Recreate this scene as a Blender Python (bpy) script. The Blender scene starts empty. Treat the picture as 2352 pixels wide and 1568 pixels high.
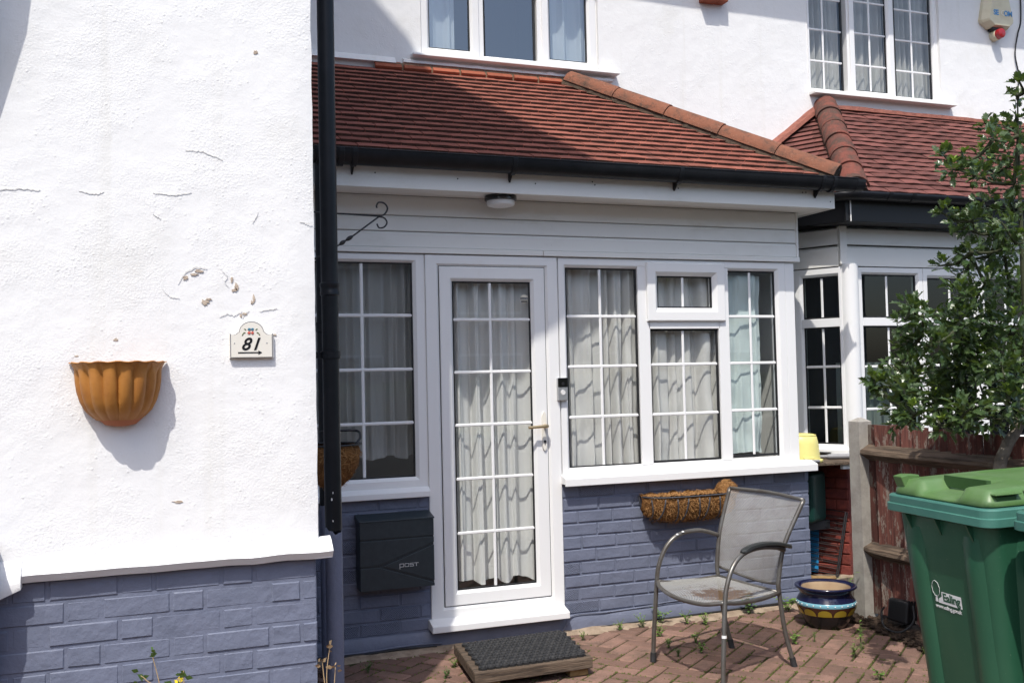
import bpy, bmesh, math, random
from mathutils import Vector, Matrix, noise

# ------------------------------------------------------------------ camera, sky, sun, exposure
sc = bpy.context.scene
col = sc.collection
R = math.radians
rnd = random.Random(81)

cam_d = bpy.data.cameras.new('camera')
cam = bpy.data.objects.new('camera', cam_d)
col.objects.link(cam)
yaw, pitch, roll = R(20.6), R(2.11), R(1.29)
fwd = Vector((math.sin(yaw)*math.cos(pitch), math.cos(yaw)*math.cos(pitch), math.sin(pitch)))
r0 = Vector((math.cos(yaw), -math.sin(yaw), 0))
d0 = fwd.cross(r0)
right = math.cos(roll)*r0 + math.sin(roll)*d0
down = -math.sin(roll)*r0 + math.cos(roll)*d0
mw = Matrix((right, -down, -fwd)).transposed().to_4x4()
mw.translation = (0, 0, 1.49)
cam.matrix_world = mw
cam_d.sensor_width = 36
cam_d.lens = 36*2300/2352
cam_d.clip_start = 0.05
cam_d.clip_end = 500
sc.camera = cam

SUN_DIR = Vector((-0.612, -1.0, 1.85)).normalized()          # towards the sun
sun_el = math.asin(SUN_DIR.z)
sun_az = math.atan2(SUN_DIR.x, SUN_DIR.y)                   # clockwise from +Y
world = bpy.data.worlds.new('World')
sc.world = world
world.use_nodes = True
wn = world.node_tree.nodes
sky = wn.new('ShaderNodeTexSky')
sky.sky_type = 'NISHITA'
sky.sun_disc = False
sky.sun_elevation = sun_el
sky.sun_rotation = sun_az
sky.air_density = 1.0
sky.dust_density = 2.2
sky.ozone_density = 1.0
bg = wn['Background']
bg.inputs['Strength'].default_value = 0.15
world.node_tree.links.new(sky.outputs['Color'], bg.inputs['Color'])
sun_d = bpy.data.lights.new('sun', 'SUN')
sun_d.energy = 2.65
sun_d.angle = R(0.55)
sun_d.color = (1.0, 0.955, 0.88)
sun = bpy.data.objects.new('sun', sun_d)
col.objects.link(sun)
sun.rotation_euler = SUN_DIR.to_track_quat('Z', 'Y').to_euler()
sc.view_settings.view_transform = 'Standard'
sc.view_settings.look = 'None'
sc.view_settings.gamma = 1
sc.view_settings.use_curve_mapping = False
sc.view_settings.exposure = 0.72
sc.cycles.use_denoising = True
sc.cycles.max_bounces = 10
sc.cycles.transparent_max_bounces = 16
sc.cycles.sample_clamp_indirect = 6

# ------------------------------------------------------------------ materials
def srgb(r, g, b):
    f = lambda c: (c/255/12.92) if c/255 <= 0.04045 else ((c/255+0.055)/1.055)**2.4
    return (f(r), f(g), f(b))

class NT:
    def __init__(s, name):
        s.m = bpy.data.materials.new(name); s.m.use_nodes = True
        s.t = s.m.node_tree; s.n = s.t.nodes; s.b = s.n['Principled BSDF']; s.out = s.n['Material Output']
        s.pos = s.n.new('ShaderNodeNewGeometry').outputs['Position']
    def link(s, a, b): s.t.links.new(a, b)
    def noise(s, scale, detail=4, rough=.55, vec=None, stretch=None):
        x = s.n.new('ShaderNodeTexNoise'); x.inputs['Scale'].default_value = scale
        x.inputs['Detail'].default_value = detail; x.inputs['Roughness'].default_value = rough
        v = vec or s.pos
        if stretch:
            mp = s.n.new('ShaderNodeMapping'); mp.inputs['Scale'].default_value = stretch; s.link(v, mp.inputs['Vector']); v = mp.outputs[0]
        s.link(v, x.inputs['Vector']); return x.outputs['Fac']
    def vor(s, scale, feature='F1', vec=None, out='Distance', rand=1):
        x = s.n.new('ShaderNodeTexVoronoi'); x.feature = feature; x.inputs['Scale'].default_value = scale
        x.inputs['Randomness'].default_value = rand
        s.link(vec or s.pos, x.inputs['Vector']); return x.outputs[out]
    def ramp(s, fac, lo, hi, a=0., b=1.):
        x = s.n.new('ShaderNodeMapRange'); x.interpolation_type = 'SMOOTHSTEP'
        for k, v in zip(('From Min', 'From Max', 'To Min', 'To Max'), (lo, hi, a, b)): x.inputs[k].default_value = v
        s.link(fac, x.inputs['Value']); return x.outputs[0]
    def math(s, op, a, b=None):
        x = s.n.new('ShaderNodeMath'); x.operation = op
        for i, v in enumerate((a, b)):
            if v is None: continue
            if isinstance(v, (int, float)): x.inputs[i].default_value = v
            else: s.link(v, x.inputs[i])
        return x.outputs[0]
    def mix(s, fac, a, b, mode='MIX'):
        x = s.n.new('ShaderNodeMix'); x.data_type = 'RGBA'; x.blend_type = mode
        for v, i in ((fac, 0), (a, 6), (b, 7)):
            if isinstance(v, (int, float)): x.inputs[i].default_value = v
            elif isinstance(v, tuple): x.inputs[i].default_value = (*v, 1)[:4]
            else: s.link(v, x.inputs[i])
        return x.outputs[2]
    def bump(s, h, strength, dist, prev=None):
        x = s.n.new('ShaderNodeBump'); x.inputs['Strength'].default_value = strength; x.inputs['Distance'].default_value = dist
        s.link(h, x.inputs['Height'])
        if prev: s.link(prev, x.inputs['Normal'])
        return x.outputs[0]
    def color(s, c):
        if isinstance(c, tuple): s.b.inputs['Base Color'].default_value = (*c, 1)
        else: s.link(c, s.b.inputs['Base Color'])
    def rand(s): return s.n.new('ShaderNodeObjectInfo').outputs['Random']
    def set(s, rough=None, spec=None, metal=None, normal=None):
        if rough is not None:
            if isinstance(rough, (int, float)): s.b.inputs['Roughness'].default_value = rough
            else: s.link(rough, s.b.inputs['Roughness'])
        if spec is not None: s.b.inputs['Specular IOR Level'].default_value = spec
        if metal is not None: s.b.inputs['Metallic'].default_value = metal
        if normal is not None: s.link(normal, s.b.inputs['Normal'])

M = {}
def simple(name, c, rough=.6, spec=.4, metal=0, c2=None, vs=6., bump=None, rand=0., detail=5, stretch=None, lo=.35, hi=.7):
    t = NT(name); cc = c
    if c2: cc = t.mix(t.ramp(t.noise(vs, detail, .6, stretch=stretch), lo, hi), c, c2)
    if rand:
        f = t.ramp(t.rand(), 0, 1, 1-rand, 1+rand)
        v = t.n.new('ShaderNodeVectorMath'); v.operation = 'SCALE'
        if isinstance(cc, tuple):
            rgb = t.n.new('ShaderNodeRGB'); rgb.outputs[0].default_value = (*cc, 1); cc = rgb.outputs[0]
        t.link(cc, v.inputs[0]); t.link(f, v.inputs['Scale']); cc = v.outputs[0]
    t.color(cc); t.set(rough, spec, metal)
    nrm = None
    for (s_, st, d) in (bump or []):
        nrm = t.bump(t.noise(s_, 4, .6, stretch=stretch), st, d, nrm)
    if nrm: t.set(normal=nrm)
    M[name] = t.m; return t.m

def build_materials():
    # painted roughcast wall
    t = NT('white_render')
    blot = t.ramp(t.noise(2.2, 5, .6), .52, .78)
    c = t.mix(blot, (.765, .765, .76), (.70, .695, .67))
    streak = t.ramp(t.noise(3.0, 3, .5, stretch=(4, 4, .15)), .58, .75, 0, .35)
    c = t.mix(streak, c, (.66, .65, .60))
    t.color(c); t.set(.85, .25)
    n1 = t.bump(t.noise(9, 3, .5), .35, .012)
    area = t.ramp(t.noise(4.5, 3, .5), .35, .68, .25, 1)
    n2 = t.bump(t.math('MULTIPLY', t.noise(125, 3, .55), area), .45, .0045, n1)
    pim = t.ramp(t.vor(46), .0, .32, 1, 0)
    n3 = t.bump(t.math('MULTIPLY', pim, t.ramp(t.noise(9, 2), .45, .62)), .35, .003, n2)
    t.set(normal=n3); M['white_render'] = t.m
    # painted brick (blue grey)
    for nm, comb in (('blue_paint', 0), ('blue_paint_combed', 1)):
        t = NT(nm)
        c = t.mix(t.ramp(t.noise(7, 5, .6), .35, .7), (.150, .168, .232), (.132, .150, .208))
        dirt = t.ramp(t.noise(16, 5, .7), .64, .78, 0, .5)
        c = t.mix(dirt, c, (.10, .107, .135))
        t.color(c); t.set(.55, .4)
        n = t.bump(t.noise(30, 6, .6), .55, .008)
        n = t.bump(t.noise(9, 3, .5), .4, .015, n)
        n = t.bump(t.ramp(t.vor(85), 0, .3, 1, 0), .2, .002, n)
        if comb:
            wv = t.n.new('ShaderNodeTexWave'); wv.inputs['Scale'].default_value = 42; wv.inputs['Distortion'].default_value = 5; wv.inputs['Detail'].default_value = 3
            mp = t.n.new('ShaderNodeMapping'); mp.inputs['Rotation'].default_value = (0, R(40), 0); t.link(t.pos, mp.inputs['Vector']); t.link(mp.outputs[0], wv.inputs['Vector'])
            n = t.bump(wv.outputs['Fac'], .6, .008, n)
        t.set(normal=n); M[nm] = t.m
    # white plastic frames
    t = NT('pvc')
    d = t.ramp(t.noise(9, 5, .7, stretch=(1, 1, .35)), .55, .8, 0, .28)
    t.color(t.mix(d, (.77, .77, .765), (.66, .64, .59))); t.set(.38, .4)
    t.set(normal=t.bump(t.noise(5, 2), .06, .01)); M['pvc'] = t.m
    t = NT('pvc_board')
    d = t.ramp(t.noise(4, 6, .7, stretch=(.6, 1, 1.6)), .5, .78, 0, .5)
    sp = t.ramp(t.noise(120, 2), .7, .76, 0, .35)
    c = t.mix(d, (.73, .725, .695), (.57, .555, .50)); t.color(t.mix(sp, c, (.35, .34, .3))); t.set(.48, .4); M['pvc_board'] = t.m
    simple('cream_plastic', (.62, .57, .42), .45, .4, c2=(.55, .49, .34), vs=8)
    simple('joint_grey', (.30, .29, .27), .8, .2)
    simple('gasket', (.012, .012, .013), .5)
    simple('black_plastic', (.009, .010, .012), .38, .25, c2=(.014, .015, .018), vs=9, bump=[(30, .05, .004)])
    simple('dark_green_grey', (.022, .032, .038), .42, .45, c2=(.028, .039, .046), vs=30, bump=[(400, .08, .001)])
    simple('iron', (.014, .014, .015), .5, .5, bump=[(90, .2, .002)])
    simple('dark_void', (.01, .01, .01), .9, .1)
    simple('room_plaster', (.34, .32, .29), .9, .2)
    simple('room_dark', (.05, .05, .05), .9, .2)
    simple('plaster_beige', (.50, .42, .34), .95, .1, c2=(.38, .30, .235), vs=40, bump=[(90, .6, .006)])
    simple('crack', (.46, .45, .43), 1, .05)
    # roof tiles
    for nm, a, b, dk, rr in (('tile_orange', (.265, .092, .064), (.215, .076, .056), (.07, .042, .034), .16),
                             ('tile_red', (.160, .062, .052), (.118, .049, .043), (.052, .034, .031), .24)):
        t = NT(nm)
        c = t.mix(t.ramp(t.noise(14, 5, .6), .3, .7), a, b)
        f = t.ramp(t.rand(), 0, 1, 1-rr, 1+rr)
        v = t.n.new('ShaderNodeVectorMath'); v.operation = 'SCALE'; t.link(c, v.inputs[0]); t.link(f, v.inputs['Scale'])
        soot = t.ramp(t.noise(4.5, 6, .75), .55, .72, 0, .75)
        c = t.mix(soot, v.outputs[0], dk)
        lich = t.ramp(t.noise(55, 2), .70, .74, 0, .55)
        c = t.mix(t.math('MULTIPLY', lich, t.ramp(t.noise(3, 2), .5, .6)), c, (.30, .27, .23))
        t.color(c); t.set(.9, .2)
        n = t.bump(t.noise(260, 3, .7), .5, .003); n = t.bump(t.noise(30, 3), .25, .006, n)
        t.set(normal=n); M[nm] = t.m
    for nm, a, b in (('hip_tile', (.25, .105, .065), (.17, .085, .058)), ('hip_tile_red', (.20, .068, .05), (.10, .055, .045))):
        t = NT(nm)
        c = t.mix(t.ramp(t.noise(7, 6, .7), .4, .62), a, b)
        g = t.ramp(t.vor(75), .06, .2, 1, 0)
        c = t.mix(t.math('MULTIPLY', g, t.ramp(t.noise(18, 2), .42, .6, 0, .8)), c, (.42, .33, .25))
        c = t.mix(t.ramp(t.noise(14, 6, .75), .50, .66, 0, .75), c, (.085, .06, .045))
        t.color(c); t.set(.92, .2); t.set(normal=t.bump(t.noise(30, 3), .4, .01, t.bump(t.noise(150, 4, .7), 1, .008))); M[nm] = t.m
    simple('tile_edge', (.050, .030, .024), .95, .1, c2=(.085, .042, .032), vs=30, bump=[(120, .7, .006)])
    simple('mortar', (.27, .21, .14), .95, .1, c2=(.15, .115, .08), vs=22, bump=[(60, .7, .01)])
    simple('roof_mortar_dark', (.10, .075, .055), .95, .1, c2=(.055, .042, .034), vs=25, bump=[(70, .8, .012)])
    simple('clay_fillet', (.29, .115, .085), .9, .15, c2=(.21, .085, .066), vs=14, bump=[(60, .8, .012)])
    simple('brick_orange', (.34, .105, .06), .85, .2, c2=(.27, .085, .052), vs=20, rand=.12, bump=[(120, .4, .004)])
    # red painted brick
    simple('red_brick', (.22, .05, .035), .8, .25, c2=(.14, .035, .03), vs=12, rand=.1, bump=[(45, .6, .01), (150, .4, .004)])
    # paving
    t = NT('paver')
    c = t.mix(t.ramp(t.noise(9, 4), .3, .7), (.225, .135, .104), (.185, .112, .088))
    f = t.ramp(t.rand(), 0, 1, .78, 1.22)
    v = t.n.new('ShaderNodeVectorMath'); v.operation = 'SCALE'; t.link(c, v.inputs[0]); t.link(f, v.inputs['Scale'])
    g = t.ramp(t.vor(160), .1, .3, 1, 0)
    c = t.mix(t.math('MULTIPLY', g, .5), v.outputs[0], (.36, .28, .23))
    c = t.mix(t.ramp(t.noise(4, 6, .8), .46, .68, 0, .65), c, (.10, .075, .056))
    c = t.mix(t.ramp(t.noise(90, 3, .7), .55, .7, 0, .5), c, (.06, .042, .034))
    t.color(c); t.set(.92, .2)
    n = t.bump(t.noise(240, 3, .7), .6, .004); n = t.bump(t.noise(25, 3), .3, .006, n); t.set(normal=n); M['paver'] = t.m
    t = NT('joint_soil')
    c = t.mix(t.ramp(t.noise(5, 5, .7), .42, .6), (.075, .05, .034), (.055, .062, .022))
    t.color(c); t.set(.97, .1); t.set(normal=t.bump(t.noise(90, 5, .7), 1, .012)); M['joint_soil'] = t.m
    simple('soil', (.075, .052, .038), .97, .1, c2=(.035, .026, .02), vs=18, bump=[(35, 1, .03), (120, .8, .01)])
    simple('sandy_mortar', (.34, .27, .20), .95, .1, c2=(.22, .165, .12), vs=14, bump=[(50, .7, .012)])
    simple('asphalt', (.06, .06, .062), .95, .2, c2=(.045, .045, .047), vs=30, bump=[(150, .5, .006)])
    simple('concrete_step', (.30, .28, .25), .9, .2, c2=(.22, .20, .18), vs=12, bump=[(80, .4, .006)])
    # concrete post
    t = NT('concrete_post')
    c = t.mix(t.ramp(t.noise(10, 6, .7), .35, .7), (.36, .34, .305), (.27, .25, .225))
    pit = t.ramp(t.vor(60), .05, .16, 1, 0)
    pm = t.math('MULTIPLY', pit, t.ramp(t.noise(30, 2), .5, .6))
    c = t.mix(pm, c, (.10, .09, .08)); t.color(c); t.set(.95, .15)
    n = t.bump(t.noise(110, 5, .7), .7, .006); n = t.bump(t.math('MULTIPLY', pm, -1), .8, .006, n); t.set(normal=n); M['concrete_post'] = t.m
    # fence timber
    t = NT('fence_red')
    gr = t.noise(9, 5, .65, stretch=(5, 5, .35))
    c = t.mix(t.ramp(gr, .35, .65), (.16, .062, .048), (.085, .036, .03))
    worn = t.ramp(t.noise(16, 6, .75, stretch=(1.5, 1.5, .45)), .52, .60)
    c = t.mix(worn, c, (.24, .20, .165))
    f = t.ramp(t.rand(), 0, 1, .55, 1.4)
    v = t.n.new('ShaderNodeVectorMath'); v.operation = 'SCALE'; t.link(c, v.inputs[0]); t.link(f, v.inputs['Scale'])
    t.color(v.outputs[0]); t.set(.9, .2)
    n = t.bump(t.noise(60, 5, .65, stretch=(1, 1, .1)), .7, .008); t.set(normal=n); M['fence_red'] = t.m
    for nm, ax in (('rail_wood', (6, .35, 6)), ('plank_wood', (.35, 6, 6))):
        t = NT(nm)
        gr = t.noise(9, 6, .7, stretch=ax)
        c = t.mix(t.ramp(gr, .36, .66), (.17, .125, .09), (.055, .042, .033))
        c = t.mix(t.ramp(t.noise(7, 4), .6, .75, 0, .5), c, (.24, .19, .14))
        t.color(c); t.set(.9, .2); t.set(normal=t.bump(t.noise(24, 6, .7, stretch=ax), .9, .012)); M[nm] = t.m
    # bins
    t = NT('bin_green')
    c = t.mix(t.ramp(t.noise(4, 5, .6, stretch=(1, 1, .4)), .4, .75, 0, .6), (.019, .085, .047), (.030, .105, .058))
    dust = t.ramp(t.noise(140, 2), .735, .77)
    c = t.mix(t.math('MULTIPLY', dust, .45), c, (.35, .38, .3)); t.color(c)
    t.set(t.ramp(t.noise(6, 4), .3, .7, .36, .5), .45); t.set(normal=t.bump(t.noise(220, 3), .12, .0015)); M['bin_green'] = t.m
    simple('bin_rim', (.046, .150, .120), .42, .4, c2=(.06, .175, .14), vs=7, bump=[(200, .1, .0015)])
    simple('bin_lid', (.072, .150, .040), .42, .45, c2=(.105, .180, .075), vs=6, bump=[(200, .1, .0015)])
    simple('bin_lid_dark', (.03, .075, .02), .5, .4)
    simple('rubber', (.016, .0165, .018), .62, .35, c2=(.028, .028, .029), vs=20, bump=[(140, .35, .003)])
    # metal chair
    simple('chair_metal', (.16, .155, .145), .36, .5, .55, c2=(.12, .105, .09), vs=12, bump=[(160, .1, .001)])
    simple('chair_mesh_metal', (.40, .395, .38), .5, .5, .25, c2=(.33, .31, .29), vs=9)
    t = NT('chair_seat_mesh')
    dv = t.n.new('ShaderNodeVectorMath'); dv.operation = 'DISTANCE'; t.link(t.pos, dv.inputs[0]); dv.inputs[1].default_value = (2.78, 4.42, .38)
    rust = t.ramp(t.math('ADD', t.noise(16, 5, .7), t.math('MULTIPLY', dv.outputs['Value'], -1.9)), .12, .34)
    t.color(t.mix(rust, (.40, .395, .37), (.185, .115, .062))); t.set(.65, .3, .1); M['chair_seat_mesh'] = t.m
    simple('chair_arm', (.024, .026, .025), .4, .5)
    # terracotta planter
    simple('terracotta', (.40, .170, .034), .55, .35, c2=(.32, .125, .028), vs=9, bump=[(40, .2, .006), (220, .12, .002)])
    simple('terracotta_red', (.38, .13, .055), .7, .3)
    simple('glaze_navy', (.010, .012, .040), .12, .6)
    simple('glaze_brown', (.055, .020, .013), .16, .55)
    simple('glaze_aqua', (.19, .42, .52), .2, .5)
    simple('glaze_yellow', (.42, .30, .03), .2, .5)
    simple('glaze_white', (.75, .75, .72), .2, .5)
    simple('pot_clay', (.42, .32, .215), .85, .2, c2=(.36, .26, .17), vs=14)
    simple('pot_sand', (.58, .50, .40), .95, .1)
    simple('coir', (.24, .115, .042), .95, .1, c2=(.15, .07, .026), vs=26, bump=[(120, 1, .02)])
    simple('coir_fibre', (.38, .21, .085), .9, .1, c2=(.26, .125, .045), vs=40)
    simple('basket_wire', (.06, .06, .068), .55, .4)
    simple('ceramic_cream', (.72, .69, .62), .16, .5)
    simple('ceramic_edge', (.17, .17, .19), .22, .5)
    simple('ink_black', (.012, .012, .014), .25, .5)
    simple('flower_red', (.55, .10, .07), .3); simple('flower_blue', (.06, .18, .26), .3); simple('flower_leaf', (.13, .16, .06), .3)
    simple('brass', (.55, .42, .24), .28, .5, .9); simple('handle_white', (.74, .71, .64), .35)
    simple('silver', (.45, .46, .47), .35, .5, .6); simple('gloss_black', (.008, .008, .009), .08, .5)
    simple('white_print', (.72, .73, .72), .5); simple('blue_print', (.09, .27, .52), .5); simple('ghost_print', (.68, .64, .53), .5)
    simple('strobe_red', (.30, .015, .02), .2, .5); simple('lamp_white', (.72, .71, .70), .3)
    simple('yellow_plastic', (.74, .67, .24), .4, .4, c2=(.70, .62, .2), vs=10)
    simple('green_crate', (.006, .035, .028), .4); simple('blue_plastic', (.02, .22, .48), .5)
    simple('grey_tool', (.25, .25, .26), .5); simple('blue_handle', (.02, .12, .45), .4)
    simple('brush_wood', (.30, .20, .09), .8, .2, c2=(.18, .11, .05), vs=25); simple('bristle', (.55, .5, .4), .9)
    simple('bark', (.19, .165, .13), .9, .2, c2=(.09, .08, .065), vs=18, bump=[(45, .8, .01)])
    simple('twig', (.05, .055, .03), .8, .2)
    # foliage
    for nm, a, b, ro in (('holly_leaf', (.034, .066, .022), (.062, .098, .033), .33), ('holly_young', (.17, .27, .035), (.24, .33, .05), .5),
                         ('weed_leaf', (.10, .20, .03), (.16, .26, .05), .55), ('weed_dark', (.055, .115, .03), (.08, .15, .04), .55), ('moss', (.10, .115, .025), (.07, .075, .02), .95)):
        t = NT(nm)
        c = t.mix(t.ramp(t.noise(23, 3), .35, .65), a, b); t.color(c); t.set(ro, .5)
        tr = t.n.new('ShaderNodeBsdfTranslucent'); t.link(t.mix(.5, c, (.3, .45, .05)), tr.inputs['Color'])
        mx = t.n.new('ShaderNodeMixShader'); mx.inputs[0].default_value = .18
        t.link(t.b.outputs[0], mx.inputs[1]); t.link(tr.outputs[0], mx.inputs[2]); t.link(mx.outputs[0], t.out.inputs['Surface']); M[nm] = t.m
    simple('dry_stem', (.42, .30, .17), .9, .1); simple('green_stem', (.10, .13, .05), .8, .1); simple('petal_yellow', (.8, .6, .02), .6); simple('petal_purple', (.35, .2, .45), .6)
    # curtains
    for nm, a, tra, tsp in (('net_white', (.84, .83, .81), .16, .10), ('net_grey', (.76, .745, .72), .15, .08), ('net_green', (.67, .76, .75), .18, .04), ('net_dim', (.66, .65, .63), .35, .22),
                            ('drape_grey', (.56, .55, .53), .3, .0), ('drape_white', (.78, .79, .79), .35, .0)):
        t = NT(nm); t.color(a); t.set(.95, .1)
        wv = t.bump(t.noise(700, 2), .15, .001); t.set(normal=wv)
        tr = t.n.new('ShaderNodeBsdfTranslucent'); tr.inputs['Color'].default_value = (*a, 1)
        mx = t.n.new('ShaderNodeMixShader'); mx.inputs[0].default_value = tra
        t.link(t.b.outputs[0], mx.inputs[1]); t.link(tr.outputs[0], mx.inputs[2]); last = mx.outputs[0]
        if tsp:
            tp = t.n.new('ShaderNodeBsdfTransparent'); m2 = t.n.new('ShaderNodeMixShader'); m2.inputs[0].default_value = tsp
            t.link(last, m2.inputs[1]); t.link(tp.outputs[0], m2.inputs[2]); last = m2.outputs[0]
        t.link(last, t.out.inputs['Surface']); M[nm] = t.m
    # double glazing: clear, with a mirror image that grows towards grazing angles
    for nm, tint, k in (('glass', (.92, .94, .935), 1.8), ('glass_sky', (.86, .92, .95), 4.5), ('glass_dark', (.55, .63, .62), 1.1)):
        t = NT(nm)
        tp = t.n.new('ShaderNodeBsdfTransparent'); tp.inputs['Color'].default_value = (*tint, 1)
        gl = t.n.new('ShaderNodeBsdfGlossy'); gl.inputs['Roughness'].default_value = 0.0; gl.inputs['Color'].default_value = (.95, .97, 1, 1)
        geo = t.n.new('ShaderNodeNewGeometry'); dt = t.n.new('ShaderNodeVectorMath'); dt.operation = 'DOT_PRODUCT'
        t.link(geo.outputs['Incoming'], dt.inputs[0]); t.link(geo.outputs['Normal'], dt.inputs[1])
        cs = t.math('ABSOLUTE', dt.outputs['Value']); sch = t.math('ADD', t.math('MULTIPLY', t.math('POWER', t.math('SUBTRACT', 1.0, cs), 5.0), .96), .04)
        mx = t.n.new('ShaderNodeMixShader'); t.link(t.math('MINIMUM', t.math('MULTIPLY', sch, k), 1.0), mx.inputs[0])
        t.link(t.bump(t.noise(1.6, 1), .02, .02), gl.inputs['Normal'])
        t.link(tp.outputs[0], mx.inputs[1]); t.link(gl.outputs[0], mx.inputs[2]); t.link(mx.outputs[0], t.out.inputs['Surface']); M[nm] = t.m
    # across the street
    simple('far_brick', (.20, .12, .09), .9, .2, c2=(.15, .09, .07), vs=8); simple('far_roof', (.10, .06, .05), .9); simple('far_render', (.38, .36, .33), .9)
    simple('far_glass', (.03, .035, .04), .08, .5); simple('hedge_leaf', (.03, .06, .018), .9, c2=(.05, .09, .025), vs=14, bump=[(25, 1, .05)])
    simple('car_white', (.72, .73, .74), .15, .5); simple('tyre', (.02, .02, .02), .8)
build_materials()

# ------------------------------------------------------------------ mesh helpers
WLOC = {}
def register(o, wloc, parent):
    WLOC[o.name] = Vector(wloc)
    if parent is not None:
        o.parent = parent
        o.matrix_parent_inverse = Matrix.Translation(-WLOC[parent.name])
def tag(o, label=None, cat=None, group=None, kind=None):
    if label: o['label'] = label
    if cat: o['category'] = cat
    if group: o['group'] = group
    if kind: o['kind'] = kind
    return o
def thing(name, loc, label, cat, group=None):
    o = bpy.data.objects.new(name, None); o.empty_display_size = .1
    col.objects.link(o); o.location = loc; register(o, loc, None)
    return tag(o, label, cat, group)
def part_empty(name, loc, parent):
    o = bpy.data.objects.new(name, None); o.empty_display_size = .05
    col.objects.link(o); o.location = loc; register(o, loc, parent); return o
def place(name, me, loc, parent=None, rot=None, scale=None):
    o = bpy.data.objects.new(name, me); col.objects.link(o); o.location = loc
    if rot is not None: o.rotation_euler = rot
    if scale is not None: o.scale = scale
    register(o, loc, parent); return o

class MB:
    def __init__(s, mtx=None): s.v = []; s.f = []; s.mi = []; s.mtx = mtx; s.cur = 0
    def add(s, vs, fs):
        b = len(s.v)
        for p in vs:
            p = Vector(p); s.v.append(s.mtx @ p if s.mtx else p)
        for f in fs: s.f.append([b+i for i in f]); s.mi.append(s.cur)
        return s
    def box(s, x0, x1, y0, y1, z0, z1):
        return s.add([(x0, y0, z0), (x1, y0, z0), (x1, y1, z0), (x0, y1, z0), (x0, y0, z1), (x1, y0, z1), (x1, y1, z1), (x0, y1, z1)],
                     [(0, 3, 2, 1), (4, 5, 6, 7), (0, 1, 5, 4), (1, 2, 6, 5), (2, 3, 7, 6), (3, 0, 4, 7)])
    def prism(s, poly, axis, a, b):
        """polygon in the two other axes extruded from a to b along axis ('x': poly is (y,z), 'y': (x,z), 'z': (x,y))"""
        def P(u, w, t): return {'x': (t, u, w), 'y': (u, t, w), 'z': (u, w, t)}[axis]
        n = len(poly)
        vs = [P(u, w, a) for u, w in poly]+[P(u, w, b) for u, w in poly]
        fs = [tuple(range(n))[::-1], tuple(range(n, 2*n))]+[(i, (i+1) % n, n+(i+1) % n, n+i) for i in range(n)]
        return s.add(vs, fs)
    def rings(s, rows, closed=True, cap0=False, cap1=False):
        n = len(rows[0]); vs = [p for r in rows for p in r]; fs = []
        for k in range(len(rows)-1):
            for i in range(n if closed else n-1):
                j = (i+1) % n; fs.append((k*n+i, k*n+j, (k+1)*n+j, (k+1)*n+i))
        if cap0: fs.append(tuple(range(n))[::-1])
        if cap1: fs.append(tuple((len(rows)-1)*n+i for i in range(n)))
        return s.add(vs, fs)
    def tube(s, pts, r, n=8, cap=True, r1=None):
        pts = [Vector(p) for p in pts]; rows = []; up = None
        for i, p in enumerate(pts):
            d = (pts[min(i+1, len(pts)-1)]-pts[max(i-1, 0)]).normalized()
            if up is None:
                up = d.cross(Vector((0, 0, 1)) if abs(d.z) < .9 else Vector((1, 0, 0))).normalized()
            up = (up-d*up.dot(d)).normalized(); w = d.cross(up)
            rr = r if not callable(r) else r(i/(len(pts)-1))
            if r1 is not None: rr = r+(r1-r)*i/(len(pts)-1)
            rows.append([p+up*rr*math.cos(2*math.pi*k/n)+w*rr*math.sin(2*math.pi*k/n) for k in range(n)])
        return s.rings(rows, True, cap, cap)
    def lathe(s, prof, c, n=24, a0=0., a1=2*math.pi, cap=False):
        full = abs(a1-a0-2*math.pi) < 1e-6; m = n if full else n+1
        rows = [[(c[0]+r*math.cos(a0+(a1-a0)*k/n), c[1]+r*math.sin(a0+(a1-a0)*k/n), c[2]+z) for k in range(m)] for r, z in prof]
        return s.rings(rows, full, cap and full, cap and full)
    def frame(s, x0, x1, z0, z1, wl, wr, wb, wt, prof):
        """mitred rectangular frame; prof = [(inward fraction, y)]"""
        rows = [[(x0+wl*f, y, z0+wb*f), (x1-wr*f, y, z0+wb*f), (x1-wr*f, y, z1-wt*f), (x0+wl*f, y, z1-wt*f)] for f, y in prof]
        return s.rings(rows)
    def mesh(s, name, mats, smooth=False, origin=None):
        if not isinstance(mats, (list, tuple)): mats = [mats]
        if origin is None:
            xs = [p.x for p in s.v]; ys = [p.y for p in s.v]; zs = [p.z for p in s.v]
            origin = Vector(((min(xs)+max(xs))/2, (min(ys)+max(ys))/2, min(zs)))
        origin = Vector(origin)
        me = bpy.data.meshes.new(name)
        me.from_pydata([p-origin for p in s.v], [], s.f)
        for m in mats: me.materials.append(M[m] if isinstance(m, str) else m)
        if len(mats) > 1: me.polygons.foreach_set('material_index', s.mi)
        bm = bmesh.new(); bm.from_mesh(me); bmesh.ops.recalc_face_normals(bm, faces=bm.faces); bm.to_mesh(me); bm.free()
        if smooth:
            me.polygons.foreach_set('use_smooth', [True]*len(me.polygons))
            if smooth is not True:
                try: me.set_sharp_from_angle(angle=R(smooth))
                except Exception: pass
        me.update()
        return me, origin
    def build(s, name, mats, parent=None, smooth=False, bevel=0, seg=2, origin=None, solid=0):
        me, o = s.mesh(name, mats, smooth, origin)
        ob = place(name, me, o, parent)
        if solid:
            m = ob.modifiers.new('solid', 'SOLIDIFY'); m.thickness = solid; m.offset = 0
        if bevel:
            m = ob.modifiers.new('bevel', 'BEVEL'); m.width = bevel; m.segments = seg; m.limit_method = 'ANGLE'; m.angle_limit = R(40)
        return ob

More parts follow.
